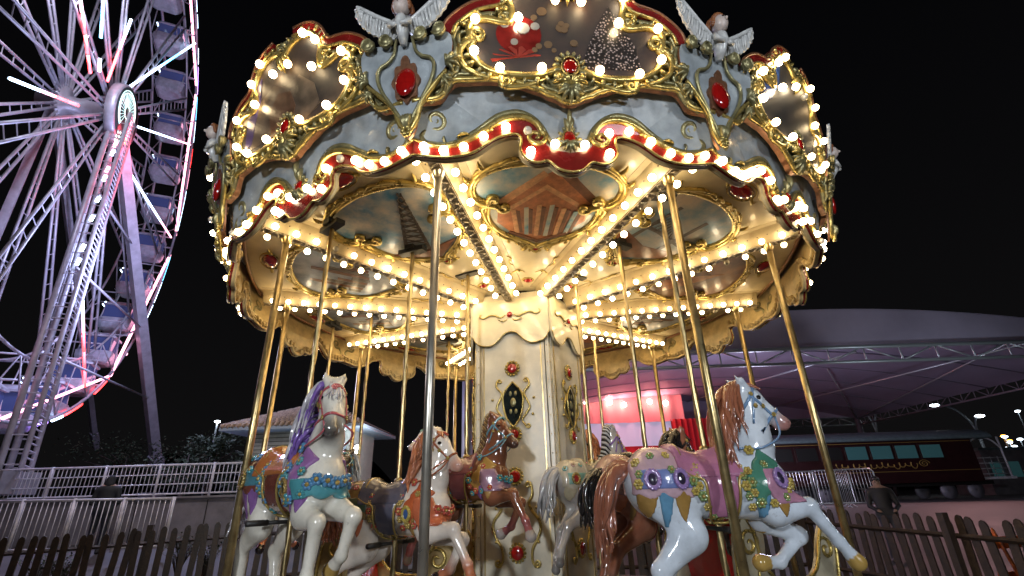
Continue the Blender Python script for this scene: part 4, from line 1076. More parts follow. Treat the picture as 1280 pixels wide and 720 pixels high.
cfg10=dict(cfg2,base=(.60,.50,.36),second=None,manec=K('mane_umber',(.12,.06,.03)),tailc=K('mane_umber',(.12,.06,.03)))
cfg11=dict(cfg6,base=(.42,.16,.06),manec=K('mane_orange',(.5,.17,.07)),cloth=K('cloth_mint',(.22,.42,.36)),tailc=K('tail_orange',(.45,.15,.06)))
GH='jumping horses of the carousel'
def heading(x,y): return math.atan2(x-CX,-(y-CY))
for P,px,py,zc,sc,lab,cfg,dh in [
  (PB,-1.70,3.97,1.72,1.0,'white horse with violet and white mane, orange saddle and teal flowers',cfg1,0),
  (PC_,-1.04,4.51,1.50,.92,'white horse with orange mane, vermilion breast collar and black hooves behind the steel post',cfg2,.22),
  (PC_,-.51,5.10,1.74,.86,'dark brown horse with ribbed bronze mane rearing beside the centre column',cfg3,.05),
  (PA,1.33,3.62,1.60,.97,'large pale blue horse with auburn mane and tail and mauve saddle',cfg5,-.38),
  (PD,1.14,4.50,1.62,.95,'brown horse with black tail and black mane beyond the pale blue horse',cfg6,0),
  (PC_,.76,5.24,1.68,.80,'grey horse with silver tail and striped silver mane right of the centre column',cfg7,0),
  (PA,-1.06,7.60,1.90,.9,'white horse with pale green mane behind the dark brown horse',cfg8,0),
  (PA,-1.98,6.35,1.52,.85,'black horse with silver mane and scarlet saddle behind the white and orange horse',cfg9,0),
  (PC_,-2.66,6.75,1.60,.85,'cream horse with dark mane half hidden behind the violet-maned white horse',cfg10,0),
  (PC_,1.27,7.33,1.85,.9,'orange brown horse on the far side just right of the centre column',cfg11,0)]:
    horse(P,(px,py),heading(px,py)+dh,zc,sc,lab,GH,cfg)
# ================================================================== SETTING
M['asphalt']=mat('asphalt_ground',(.075,.068,.066),.65,noise=.45,nscale=2.2,bump=.4,bscale=60)
M['hillm']=mat('hill_dark',(.012,.014,.010),.9,noise=.4,nscale=.5)
def gz(y):
    t=min(1,max(0,(y-9.5)/6.5)); return 1.05*t*t*(3-2*t)
mb=MB(); ys=[-40,-10,0,5]+[9+i*.5 for i in range(16)]+[20,30,50,100,220]; xs=[-220,-100,-50,-25,-12,-6,0,6,12,25,50,100,220]
V=[(x,y,gz(y)) for y in ys for x in xs]; nxs=len(xs)
mb.add(V,[(i*nxs+j,i*nxs+j+1,(i+1)*nxs+j+1,(i+1)*nxs+j) for i in range(len(ys)-1) for j in range(nxs-1)],0,True)
tag(mb.build('ground','asphalt'),kind='structure')
mb=MB(); hv=[]; n=60
for i in range(n+1):
    x=-140+i*280/n; h=9+4*math.sin(i*.5)+3*math.sin(i*1.3+2)+(5 if i<22 else 0)
    hv+=[(x,150,0),(x,160,h*.5),(x,175,h)]
mb.add(hv,[(i*3+j,i*3+3+j,i*3+4+j,i*3+1+j) for i in range(n) for j in range(2)],0,True)
tag(mb.build('hills','hillm'),kind='structure')
# bits of trampled darker paving near the platform
M['fencewood']=mat('fence_wood',(.034,.020,.012),.55,noise=.6,nscale=14,bump=.6,bscale=30)
def picket_run(name,a,b,za,zb,label,gap=.17,wd=.10,g=None):
    a=Vector(a);b=Vector(b);d=(b-a);L=d.length;d.normalize();rz=math.atan2(d.y,d.x)
    r=empty(name,(a.x,a.y,0),0,label,'picket fence',g)
    o=Vector((a.x,a.y,0)); n=int(L/gap); mb=MB()
    for i in range(n):
        t=(i+.5)/n; p=a+(b-a)*t-o; zt=za+(zb-za)*t+rnd.uniform(-.045,.03); z0=gz(a.y+(b.y-a.y)*t)+.04; tl=rnd.uniform(-.05,.05)
        w=wd/2; Rm=Matrix.Rotation(rz,3,'Z')@Matrix.Rotation(tl,3,'Y')
        poly=[(-w,0),(w,0),(w,zt-z0-.06),(w*.6,zt-z0-.015),(0,zt-z0),(-w*.6,zt-z0-.015),(-w,zt-z0-.06)]
        mb.prism(poly,lambda u,ww,dd:tuple(Rm@Vector((u,dd,ww))+Vector((p.x,p.y,z0))),-.012,.012)
    fixn(mb.build('picket_boards','fencewood',r))
    for k in (.25,.8):
        mb=MB(); z0a=gz(a.y)+.04; z0b=gz(b.y)+.04
        pa=Vector((a.x,a.y,z0a+(za-z0a)*k))-o; pb=Vector((b.x,b.y,z0b+(zb-z0b)*k))-o; off=Vector((-d.y,d.x,0))*.035
        mb.tube([pa+off,pb+off],.032,4,0,smooth=False); mb.build('rail','fencewood',r)
    m=max(2,int(L/2.4))
    for i in range(m+1):
        t=i/m; p=a+(b-a)*t; mb=MB(); z0=gz(p.y); zt=za+(zb-za)*t+.05; off=Vector((-d.y,d.x,0))*.11
        mb.box((p.x-o.x+off.x,p.y-o.y+off.y,(z0+zt)/2),(.09,.09,zt-z0),0,rz); mb.build('post','fencewood',r)
    return r
pR0=at(1275,652,5.6); pR1=at(985,633,9.8)
picket_run('picket_fence',(6.35,4.7,0),(5.2,9.8,0),1.08,1.28,'dark wooden picket fence running away at the right beside the paved plaza')
picket_run('picket_fence',(-3.6,10.4,0),(5.2,9.8,0),1.36,1.28,'dark wooden picket fence seen between the horses behind the carousel')
picket_run('picket_fence',(-9.6,8.6,0),(-3.6,10.4,0),1.16,1.40,'dark wooden picket fence at the left below the white railings')
# ---- white railings and wheel podium on the left
M['whitesteel']=mat('white_painted_steel',(.62,.60,.64),.35,noise=.3,nscale=6,coat=.2)
M['podium']=mat('podium_cladding',(.24,.23,.25),.5,noise=.35,nscale=2.5,bump=.3)
M['podtop']=mat('podium_deck',(.22,.21,.22),.6,noise=.3,nscale=4)
def railing(name,a,b,h,label,cat,group=None,gap=.12,m=6,horiz=0):
    a=Vector(a);b=Vector(b);r=empty(name,a,0,label,cat,group); L=(b-a).length; D=b-a; up_=Vector((0,0,h))
    mb=MB(); mb.bar(up_,D+up_,.028,8); mb.build('top_rail','whitesteel',r)
    mb=MB(); z=Vector((0,0,.10)); mb.bar(z,D+z,.022,8); mb.build('bottom_rail','whitesteel',r)
    mb=MB(); n=int(L/gap)
    if horiz:
        for k in range(1,horiz+1): z=Vector((0,0,.1+(h-.1)*k/(horiz+1))); mb.bar(z,D+z,.014,6)
    for i in range(n): p=D*((i+.5)/n); mb.bar(p+Vector((0,0,.1)),p+up_,.011,5)
    mb.build('balusters','whitesteel',r)
    for i in range(m+1):
        p=D*(i/m); mb=MB(); mb.bar(p,p+up_+Vector((0,0,.04)),.034,8); mb.build('post','whitesteel',r)
    return r
pod=empty('wheel_podium',(-12.5,14.5,.75),0,'raised grey clad podium carrying the observation wheel behind the railings','podium')
mb=MB(); q0=at(0,640,12.8); q1=at(275,645,13.4)
mb.box((-1.0,3.5,.55),(13.0,8,1.10),0)
for i in range(14): mb.box((-7.2+i*.95,-.51,.55),(.02,.01,1.0),1)
mb.build('podium_wall',['podium','dark'],pod)
mb=MB(); mb.box((-1.0,3.5,1.12),(13.2,8.2,.05),0); mb.build('podium_top','podtop',pod)
ra=at(10,610,13.3); 
railing('white_railing',(-19.3,14.45,1.88),(-7.05,14.45,1.88),.86,'long white railing along the edge of the wheel podium','railing',m=8,horiz=2)
railing('white_railing',(-12.6,12.0,.75),(-8.3,12.6,.70),1.12,'white baluster railing in front of the dark clothed person','railing',m=4)
railing('white_railing',(-7.0,13.9,.9),(-4.6,13.0,.8),1.15,'short white railing between the podium and the tiled kiosk','railing',m=3,horiz=0)
mb=MB(); V=[(-10.5,13.9,2.1),(-6.2,13.4,1.3),(-6.2,12.3,1.3),(-10.5,12.8,2.1)]
# ---- person builder
def person(name,pos,rz,h,label,coat,trou,lean=0.,cap=False,hood=True):
    r=empty(name,pos,rz,label,'person'); s=h/1.75
    G=Grid((-.36,-.40,-.05),(.36,.45,1.85),.018)
    sh=lambda z:lean*max(0,z-.9)
    B=G.cone((0,sh(1.0),1.0),(0,sh(1.38),1.38),.15,.185,.7); B=smin(B,G.cone((-.17,sh(1.42),1.42),(.17,sh(1.42),1.42),.07,.07),.08)
    B=smin(B,G.cone((-.09,0,.95),(.09,0,.95),.13,.13,.85),.06)
    for sg in (1,-1):
        B=smin(B,G.cone((sg*.09,0,.92),(sg*.11,-.03,.50),.095,.062),.05); B=smin(B,G.cone((sg*.11,-.03,.5),(sg*.12,.03,.09),.060,.045),.03)
        B=smin(B,G.cone((sg*.12,.05,.045),(sg*.14,-.12,.035),.045,.04),.03)
        B=smin(B,G.cone((sg*.215,sh(1.40),1.40),(sg*.27,sh(1.12)+.02,1.12),.062,.050),.04); B=smin(B,G.cone((sg*.27,sh(1.12)+.02,1.12),(sg*.16,sh(1.1)-.17,1.02),.046,.036),.02)
        hb=(sg*.15,sh(1.1)-.19,1.02); B=smin(B,G.ell(hb,(.04,.045,.03)),.02)
        for k in range(4): B=smin(B,G.cone((hb[0]-sg*.01+sg*(k-1.5)*.018,hb[1]-.02,hb[2]-.005),(hb[0]-sg*.03+sg*(k-1.5)*.018,hb[1]-.08+.006*abs(k-1),hb[2]-.03),.010,.008),.006)
    hd=(0,sh(1.6)-.01,1.62); B=smin(B,G.cone((0,sh(1.45),1.44),(0,sh(1.55),1.56),.062,.055),.04); B=smin(B,G.ell(hd,(.082,.10,.118)),.03)
    B=smin(B,G.ell((0,hd[1]-.10,1.605),(.014,.02,.022)),.012)
    def colr(V):
        n=len(V); c=np.tile(np.array(coat,float),(n,1)); c[V[:,2]<.93]=trou; c[V[:,2]<.09]=(.02,.02,.02)
        c[(V[:,2]>1.50)]=(.28,.17,.12); hm_=(V[:,1]<-.15)&(V[:,2]<1.12)&(V[:,2]>.9); c[hm_]=(.28,.17,.12); return c
    bo=sdf_mesh(B,G,'body',mat(name+'_skin_cloth',coat,.7,attr='paint'),r,colr); bo.scale=(s,)*3
    h2=smin(G.ell((0,hd[1]+.012,1.645),(.096,.108,.110)),G.ell((0,hd[1]+.05,1.55),(.10,.08,.09)),.04) if hood else G.ell((0,hd[1]+.008,1.67),(.092,.106,.085))
    h2=np.maximum(h2,-(G.ell((0,hd[1]-.10,1.60),(.062,.10,.085))))
    ho=sdf_mesh(h2,G,'hood' if hood else 'hair',mat(name+'_hair_cloth',(.015,.015,.018),.8),r); ho.scale=(s,)*3
    if cap:
        mb=MB(); mb.tube([(-.06,hd[1]-.07,1.69),(0,hd[1]-.16,1.675),(.06,hd[1]-.07,1.69)],[.02,.03,.02],8,0,flat=.4); c=mb.build('cap_peak',M['dark'],r); c.scale=(s,)*3
    for sg in (1,-1):
        mb=MB(); mb.ball((sg*.032,hd[1]-.092,1.625),.012,8); e=mb.build('eye','dark',r); e.scale=(s,)*3
    return r
pp=at(128,640,13.2)
person('person',(pp.x,13.2,gz(13.2)),R_(200),1.80,'person in a dark hooded top standing behind the white railing at left',(.012,.014,.016),(.012,.014,.02))
pq=at(1108,640,11.2)
person('person',(pq.x,11.2,gz(11.2)-.0),R_(-25),1.62,'person in dark jacket and cap leaning just beyond the right picket fence',(.016,.014,.015),(.03,.03,.04),lean=.25,cap=True,hood=False)
# ---- kiosk
M['tile']=mat('clay_tile',(.48,.36,.26),.6,noise=.5,nscale=9,bump=.4)
M['kwall']=mat('kiosk_wall',(.36,.38,.34),.5,noise=.2)
M['kblue']=mat('kiosk_trim',(.30,.38,.46),.4)
M['klit']=mat('kiosk_window_lit',(.5,.7,.9),.3,emit=(.40,.62,1.0),estr=1.6)
M['lampw']=mat('lamp_glow',(.9,.95,1),.3,emit=(.85,.93,1),estr=22)
ks=empty('tiled_kiosk',(-6.5,15.0,1.05),R_(-3),'small pale kiosk with clay tiled hip roof behind the white horse','kiosk')
mb=MB(); mb.box((0,1.0,1.35),(3.1,2.2,2.7),0)
for k in range(9): mb.box((-.2,-.112,1.75+k*.11),(2.3,.02,.012),1)
mb.build('wall',['kwall','dark'],ks)
mb=MB(); e=2.12; V=[(-e,-.75,2.68),(e,-.75,2.68),(e,2.75,2.68),(-e,2.75,2.68),(-.55,1,3.45),(.55,1,3.45)]
mb.add(V,[(0,1,5,4),(1,2,5),(2,3,4,5),(3,0,4)],0,False)
for j in range(9):           # rows of curved tiles on the front slope
    t0=j/9; n=26
    for i in range(n):
        u=(i+.5)/n*2-1; wx=e*(1-t0)+.55*t0; x=u*wx; y=-.75+1.75*t0; z=2.69+.77*t0
        mb.tube([(x,y,z+.0),(x*(1-.06),y+.22,z+.095)],[.075,.06],8,0,flat=.6)
ksr=mb.build('tiled_roof','tile',ks)
mb=MB(); mb.box((0,1,2.62),(4.2,3.46,.09),0); mb.build('eaves','kblue',ks)
for x,w_ in ((-.9,.9),(.45,1.2)):
    mb=MB(); mb.box((x,-.115,1.45),(w_,.03,.8),0); f=mb.build('window','kblue',ks); mb=MB(); mb.box((x,-.135,1.45),(w_-.12,.02,.68),0); mb.build('pane','klit',f)
mb=MB(); mb.box((1.30,-.115,1.1),(.35,.04,2.2),0); dd=mb.build('door','kblue',ks); mb=MB(); mb.box((1.30,-.14,1.45),(.22,.02,1.2),0); mb.build('pane','klit',dd)
mb=MB(); mb.bar((1.56,-.05,2.1),(1.85,-.25,2.12),.018,6); wl=mb.build('wall_lamp','dark',ks); mb=MB(); mb.ball((1.88,-.27,1.98),(.09,.09,.12),12); mb.build('globe','lampw',wl)
mb=MB(); mb.ball((1.45,-.45,2.53),(.10,.10,.03),10); mb.build('soffit_light','lampw',ks)
# ---- trees on the left
M['leafd']=mat('dark_foliage',(.035,.055,.025),.7,noise=.5,nscale=3); M['bark']=mat('bark',(.06,.045,.035),.8,noise=.4,nscale=12,bump=.6)
def tree(pos,h,rad,label,seed,n=1500):
    rg=random.Random(seed); r=empty('leafy_tree',pos,0,label,'tree')
    mb=MB(); mb.tube([(0,0,0),(.05,.0,h*.3),(.0,.05,h*.6),(.05,0,h*.85)],[.11,.085,.06,.02],8)
    for k in range(7):
        a=rg.uniform(0,6.28); z=h*rg.uniform(.35,.7); mb.tube([(0,0,z),(math.cos(a)*rad*.4,math.sin(a)*rad*.4,z+h*.12),(math.cos(a)*rad*.8,math.sin(a)*rad*.8,z+h*.18)],[.04,.025,.008],6)
    mb.build('trunk','bark',r); mb=MB(); cl=[(rg.gauss(0,rad*.45),rg.gauss(0,rad*.45),h*rg.uniform(.45,1.0)) for _ in range(22)]
    V=[];Fc=[]
    for i in range(n):
        c=rg.choice(cl); q=[c[k]+rg.gauss(0,rad*.17) for k in range(3)]; s_=rg.uniform(.05,.11); a,b=rg.uniform(0,6.28),rg.uniform(-1,1)
        d1=Vector((math.cos(a),math.sin(a),b)).normalized()*s_; d2=d1.cross(Vector((rg.uniform(-1,1),rg.uniform(-1,1),1))).normalized()*s_*.5; q=Vector(q)
        V+=[q-d1,q+d2,q+d1,q-d2]; Fc.append((i*4,i*4+1,i*4+2,i*4+3))
    mb.add(V,Fc,0,False); mb.build('crown','leafd',r)
for i,(px,Y,h,rad,lab) in enumerate([(262,19,3.0,.8,'slim dark tree beside the left lamp post'),(228,22,3.2,1.5,'broad dark tree right of the wheel leg'),(150,26,3.6,2.0,'dark tree left of the wheel leg behind the podium'),(310,17,2.0,.7,'low dark shrub-like tree beside the kiosk')]):
    p=at(px,600,Y); tree((p.x,Y,gz(Y)),h,rad,lab,i+3)
def shrub(pos,h,label,seed):
    rg=random.Random(seed); r=empty('leafy_plant',pos,0,label,'plant'); mb=MB(); ms=MB()
    for k in range(60):
        a=rg.uniform(0,6.28); l=h*rg.uniform(.5,1); e=rg.uniform(.15,.6); P=[(0,0,0),(math.cos(a)*l*e*.4,math.sin(a)*l*e*.4,l*.6),(math.cos(a)*l*e,math.sin(a)*l*e,l*.85)]
        ms.tube(P,[.008,.006,.003],4)
        for q in range(5):
            c=Vector(P[1]).lerp(Vector(P[2]),q/4); d=Vector((rg.uniform(-1,1),rg.uniform(-1,1),rg.uniform(-.2,.8))).normalized()*.07; s2=d.cross(Vector((0,0,1))).normalized()*.02
            mb.add([c,c+d*.5+s2,c+d,c+d*.5-s2],[(0,1,2,3)],0,False)
    ms.build('stems','bark',r); mb.build('leaves','leafd',r)
for i,(px,py,Y,h) in enumerate([(235,650,11.6,1.0),(268,655,11.2,.9),(65,668,10.6,.9),(90,668,10.8,.8)]):
    p=at(px,py,Y); shrub((p.x,Y,gz(Y)),h,['tall leafy plant before the podium wall at its right end','leafy plant nearest the tiled kiosk','low leafy plant under the railing at far left','low leafy plant under the railing below the standing person'][i],i+40)
# ---- street lamps
M['lamp_orange']=mat('lamp_orange',(1,.5,.1),.3,emit=(1,.35,.04),estr=14)
M['galv']=mat('galvanised_post',(.32,.36,.38),.4,.3,noise=.2)
def street_lamp(foot,h,arms,label,glow=.16):
    r=empty('street_lamp',foot,0,label,'street lamp'); mb=MB(); mb.tube([(0,0,0),(0,0,h*.7)],[.11,.085],10); mb.build('post','galv',r)
    for (dx,dz) in arms:
        mb=MB(); mb.tube(cr([(0,0,h*.7),(dx*.15,0,h*.7+dz*.45),(dx*.5,0,h*.7+dz*.85),(dx,0,h*.7+dz)],5),.055,8); a=mb.build('arm','galv',r)
        mb=MB(); mb.ball((dx*1.04,0,h*.7+dz-.06),(.34,.16,.09),10); l=mb.build('lamp_head','lampw',a)
Y=34; f=at(1095,545,Y); g=gz(Y)
def lampat(px,topy,Y,arms,label):
    p=at(px,topy,Y); street_lamp((p.x,Y,g),(p.z-g)/1.0,arms,label)
street_lamp((at(1096,540,34).x,34,g),5.6,[(-.95,2.0),(.75,1.6)],'curved twin arm street lamp behind the tent post and railway carriage')
street_lamp((at(1222,540,34).x,34,g),5.4,[(-2.1,1.9),(.55,1.1)],'twin arm street lamp with one long arm above the carriage roof end')
p=at(272,527,30); r=empty('street_lamp',(p.x,30,g),0,'distant straight street lamp left of the tiled kiosk','street lamp'); mb=MB(); mb.bar((0,0,0),(0,0,p.z-g),.05,8); mb.build('post','galv',r); mb=MB(); mb.ball((0,0,p.z-g),(.16,.16,.07),10); mb.build('lamp_head','lampw',r)
# distant town lights at right
M['townlamp']=mat('town_lamp',(1,1,1),.3,emit=(.8,.9,1),estr=9)
for i,(px,py,cc) in enumerate([(1256,546,1),(1262,553,1),(1268,558,1),(1275,549,1),(1258,560,1),(1272,514,1),(1254,545,0),(1262,551,0),(1250,575,1),(1270,580,1),(1262,590,1),(1278,570,1)]):
    Y=60+i; p=at(px,py,Y); r=empty('distant_lamp',(p.x,Y,gz(Y)),0,None,None,'town lamps far away at the right edge')
    if not cc: r['group']='orange town lamps at the right edge'
    tag(r,'small orange lamp shining far off right of the carriage' if not cc else 'tiny white lamp shining far off at the right edge','street lamp')
    mb=MB(); mb.bar((0,0,0),(0,0,p.z-gz(Y)),.06,6); mb.build('post','galv',r); mb=MB(); mb.ball((0,0,p.z-gz(Y)),(.38,.2,.14),8); mb.build('lamp_head','townlamp' if cc else 'lamp_orange',r)
# ---- concert tent
M['membrane']=mat('tent_membrane',(.42,.37,.50),.6,noise=.18,nscale=.6,bump=.15,bscale=3)
M['truss']=mat('truss_aluminium',(.55,.60,.62),.35,.6)
M['trussd']=mat('truss_dark',(.25,.23,.28),.5,.3)
tent=empty('concert_tent',(11,24,1.05),0,'huge lilac grey barrel tent on aluminium trusses at the right behind the carousel','tent')
x0,x1,y0,y1,ze=-1.5-11,21.5-11,15.2-24,31.5-24,4.55
mb=MB(); n=32; nv=12; V=[]
for j in range(nv+1):
    y=y0+(y1-y0)*j/nv
    for i in range(n+1):
        x=x0+(x1-x0)*i/n; t=(x-(x0+x1)/2)/((x1-x0)/2); sag=.10*math.sin(j/nv*PI*4)**2
        V.append((x,y,ze+1.45*(1-t*t)**1.0-sag*(1-t*t)))
mb.add(V,[(j*(n+1)+i,j*(n+1)+i+1,(j+1)*(n+1)+i+1,(j+1)*(n+1)+i) for j in range(nv) for i in range(n)],0,True)
mb.build('roof_membrane','membrane',tent)
for j in range(1,7):
    y=y0+(y1-y0)*j/7; mb=MB(); mb.tube([(x0+(x1-x0)*i/24,y,ze+1.40*(1-((i-12)/12)**2)-.01) for i in range(25)],.03,5); mb.build('seam_rib','trussd',tent)
for y,nm in ((y0+.02,'front_gable'),(y1-.02,'rear_gable')):
    mb=MB(); V=[];
    for i in range(n+1):
        x=x0+(x1-x0)*i/n; t=(x-(x0+x1)/2)/((x1-x0)/2); V+=[(x,y,ze+.1),(x,y,ze+.02+1.45*(1-t*t)+.03)]
    mb.add(V,[(2*i,2*i+2,2*i+3,2*i+1) for i in range(n)],0,False); mb.build(nm,'membrane',tent)
def truss(name,a,b,h,k,mt,seg=1.1,par=None):
    a=Vector(a);b=Vector(b);L=(b-a).length;n=int(L/seg);mb=MB();d=Vector((0,0,h)); mb.bar(a,b,.055*k,8); mb.bar(a-d,b-d,.045*k,8)
    for i in range(n):
        p=a.lerp(b,i/n);q=a.lerp(b,(i+1)/n); mb.bar(p if i%2 else p-d,q-d if i%2 else q,.022*k,5); mb.bar(p,p-d,.02*k,5)
    return mb.build(name,mt,par or tent)
truss('front_truss',(x0,y0-.15,ze+.12),(x1,y0-.15,ze+.12),.48,1.2,'truss')
truss('rear_truss',(x0,y1,ze+.1),(x1,y1,ze+.1),.45,1,'truss')
truss('side_truss',(x1,y0,ze+.1),(x1,y1,ze+.1),.45,1,'trussd',.7)
truss('side_truss',(x0,y0,ze+.1),(x0,y1,ze+.1),.45,1,'trussd',.7)
for (x,y) in ((x1,y1),(x1,y0),(x0,y1),(x0,y0),(1.0,y1)):
    mb=MB(); mb.bar((x,y,0),(x,y,ze),.17,12); mb.lathe([(.35,0),(.35,.03),(.17,.05)],(x,y,0),12); mb.build('post','trussd',tent)
for (a,b) in (((x1,y1,ze),(x1-7,y0+7,ze+1.1)),((x1,y1,ze),(x1-4,y0+1,ze+.6)),((0,y0,ze+.0),(0,y1,ze+1.4)),((x1-5,y0,ze+.1),(x1-5,y1,ze+.9))):
    mb=MB(); mb.bar(a,b,.035,6); mb.build('roof_cable','truss',tent)
for (dx,dy) in ((-3.2,-4),(-4.4,-4.6),(-5.4,-4.5),(-2.2,-3.5)):
    mb=MB(); mb.bar((x1-11+11-7,y1,ze-.9),(x1-7+5+dx*.2,y1+dy,0.02),.03,6); mb.build('guy_strap','truss',tent)
# stage inside
M['stagepink']=mat('stage_cloth_glow',(.6,.3,.3),.8,emit=(1,.17,.21),estr=.10)  # cloth emits faintly, standing in for stage light falling on it
M['stagered']=mat('red_drape',(.45,.02,.03),.7,noise=.3,emit=(1,.02,.03),estr=.05)  # faint red emission puts the stage light into the drape itself
M['stageblue']=mat('pale_wall_glow',(.45,.55,.68),.7,emit=(.5,.7,1),estr=.30)  # membrane glows by itself to look lit; it is no lamp
M['spotl']=mat('stage_spot',(1,.8,.7),.3,emit=(1,.62,.5),estr=30)
st=empty('stage',(5,28,1.05),0,'raised stage with glowing pink backdrop and red drape inside the tent','stage')
mb=MB(); mb.box((0,1.5,.5),(13,3.5,1.0),0); mb.build('stage_floor','dark',st)
a_=at(712,466,28.6);b_=at(852,526,28.6)
mb=MB(); 
def wav(px0,px1,pz0,pz1,y,amp=.05,n=60):
    V=[];F_=[]
    for i in range(n+1):
        t=i/n; V+=[(px0+(px1-px0)*t,y+amp*math.sin(t*n*.8),pz0),(px0+(px1-px0)*t,y+amp*math.sin(t*n*.8),pz1)]
    for i in range(n): F_.append((2*i,2*i+2,2*i+3,2*i+1))
    return V,F_
def cloth(name,pa,pb,Y,m_,amp=.05):
    A=at(*pa,Y);Bq=at(*pb,Y); mb=MB(); V,F_=wav(A.x-5,Bq.x-5,Bq.z-1.05,A.z-1.05,Y-28,amp); mb.add(V,F_,0,True)
    V2=[(x,y+.03,z) for x,y,z in V]; mb.add(V2,[tuple(reversed(f)) for f in F_],0,True); return mb.build(name,m_,st)
cloth('pink_backdrop',(700,468),(856,526),28.8,'stagepink',.07)
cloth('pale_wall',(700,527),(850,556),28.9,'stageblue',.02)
cloth('red_drape',(838,524),(905,600),28.7,'stagered',.08)
cloth('red_drape',(690,560),(905,612),29.0,'stagered',.08)
SPOTS=[]
for i,(px,py) in enumerate([(732,502),(762,503),(780,506),(812,502),(832,504)]):
    p=at(px,py,28.4); mb=MB(); mb.ball((p.x-5,.4,p.z-1.05),.15,12); mb.build('stage_spot','spotl',st); SPOTS.append(tuple(p+Vector((0,-.35,.1))))
# ---- barriers
M['barr']=mat('barrier_steel',(.42,.46,.48),.35,.5)
for i,(px,Y,lab) in enumerate([(1003,17,'leftmost steel crowd barrier behind the pale blue horse hoof'),(1045,16.6,'middle steel crowd barrier left of the tent post'),(1077,16.3,'rightmost steel crowd barrier at the tent post foot')]):
    p=at(px,625,Y); r=empty('crowd_barrier',(p.x,Y,gz(Y)),R_(-4),lab,'barrier','steel crowd barriers in a row'); 
    mb=MB(); mb.tube([(-.58,0,.12),(-.58,0,1.0),(-.5,0,1.08),(.5,0,1.08),(.58,0,1.0),(.58,0,.12),(-.58,0,.12)],.02,8); mb.build('frame','barr',r)
    mb=MB(); 
    for k in range(11): mb.bar((-.5+k*.1,0,.12),(-.5+k*.1,0,1.08),.008,5)
    mb.build('bars','barr',r)
    for s_ in (-.45,.45): mb=MB(); mb.tube([(s_,-.25,.0),(s_,0,.10),(s_,.25,0)],.015,6); mb.build('foot','barr',r)
# ---- railway carriage
M['maroon']=mat('carriage_maroon',(.035,.010,.011),.3,noise=.3,nscale=3,coat=.3)
M['croof']=mat('carriage_roof',(.16,.22,.23),.4,noise=.3); M['cglass']=mat('carriage_glass',(.05,.13,.14),.15,emit=(.10,.30,.32),estr=.08)
M['goldp']=mat('gold_lettering',(.55,.36,.10),.35,.4)
tr=empty('railway_carriage',(16.9,24,1.05),R_(0),'dark maroon railway carriage with teal windows and gold lettering beyond the plaza','railway carriage')
Lc=8.2
mb=MB(); mb.box((-1.6,0,1.55),(Lc+1.6,2.6,1.75),0); mb.build('body','maroon',tr)
mb=MB(); mb.lathe([(1.45,-(Lc/2+1.0)),(1.45,Lc/2+1.3)],k=24,mtx=Matrix(((0,0,1),(0,1,0),(1,0,0)))); 
mb.v=[(x-1.2,y,2.45+max(z,-.05)*.33) for x,y,z in mb.v]; mb.build('roof','croof',tr)
for i in range(7):
    x=-5.2+i*1.1; mb=MB(); mb.box((x,-1.31,1.95),(1.0,.03,.62),0); f=mb.build('window','maroon',tr); mb=MB(); mb.box((x,-1.33,1.95),(.90,.02,.54),0); mb.build('pane','cglass' if i>2 else 'dark',f)
mb=MB()
for z in (1.15,2.35): mb.box((-1.6,-1.31,z),(Lc+1.5,.02,.02),0)
for j in range(2):
    pts=[]
    for i in range(120):
        t=i/119; pts.append((-3.0+3.6*t+.07*math.cos(t*90),-1.325,1.40-.0*j+(.03+.09*abs(math.sin(t*17+1)))*math.sin(t*90)+.04*math.sin(t*23+j)))
    mb.tube(pts,.012,5)
mb.tube([(.9+.25*math.cos(a)*(1-a/14),-1.325,1.45+.16*math.sin(a)*(1-a/14)) for a in np.linspace(0,12,60)],.014,5)
mb.build('gold_lettering','goldp',tr)
mb=MB(); mb.box((-1.2,0,.62),(Lc+2,2.0,.16),0); mb.build('underframe','dark',tr)
for x in (-4.6,-3.4,2.0,3.2):
    for y in (-.75,.75):
        mb=MB(); mb.lathe([(.05,-.05),(.30,-.05),(.34,-.03),(.34,.05),(.05,.05)],(x,y,.34),20,0,Matrix.Rotation(R_(90),3,'X')); mb.build('wheel','trussd',tr)
mb=MB(); mb.box((3.9,0,.78),(1.8,2.4,.10),0)
for y in (-1.1,1.1):
    for x in (3.2,4.7): mb.bar((x,y,.8),(x,y,2.5),.04,8)
    for k in range(4): mb.bar((3.2,y,.95+.22*k),(4.7,y,.95+.22*k),.018,5)
for k in range(7): mb.bar((4.72,-1.1+k*.36,.8),(4.72,-1.1+k*.36,1.7),.015,5)
for y in (-1.1,1.1): mb.tube(cr([(3.2,y,2.0),(3.5,y,2.35),(3.95,y,2.48),(4.4,y,2.35),(4.7,y,2.0)],4),.035,6)
mb.build('end_platform','whitesteel',tr)
# pale building mass beyond
for i,(x,Y,w_,h) in enumerate([(27.5,30,3.2,2.3)]):
    r=empty('site_cabin',(x,Y,gz(Y)),0,'low pale cabin with lit openings at the far right edge','cabin'); mb=MB(); mb.box((0,0,h/2),(w_,2.4,h),0); mb.build('wall','podium',r); mb=MB(); mb.box((0,0,h+.06),(w_+.3,2.7,.12)); mb.build('roof','croof',r)
    for k in range(3): mb=MB(); mb.box((-1+k,-1.21,h*.55),(.6,.03,.8)); mb.build('window','cglass',r)
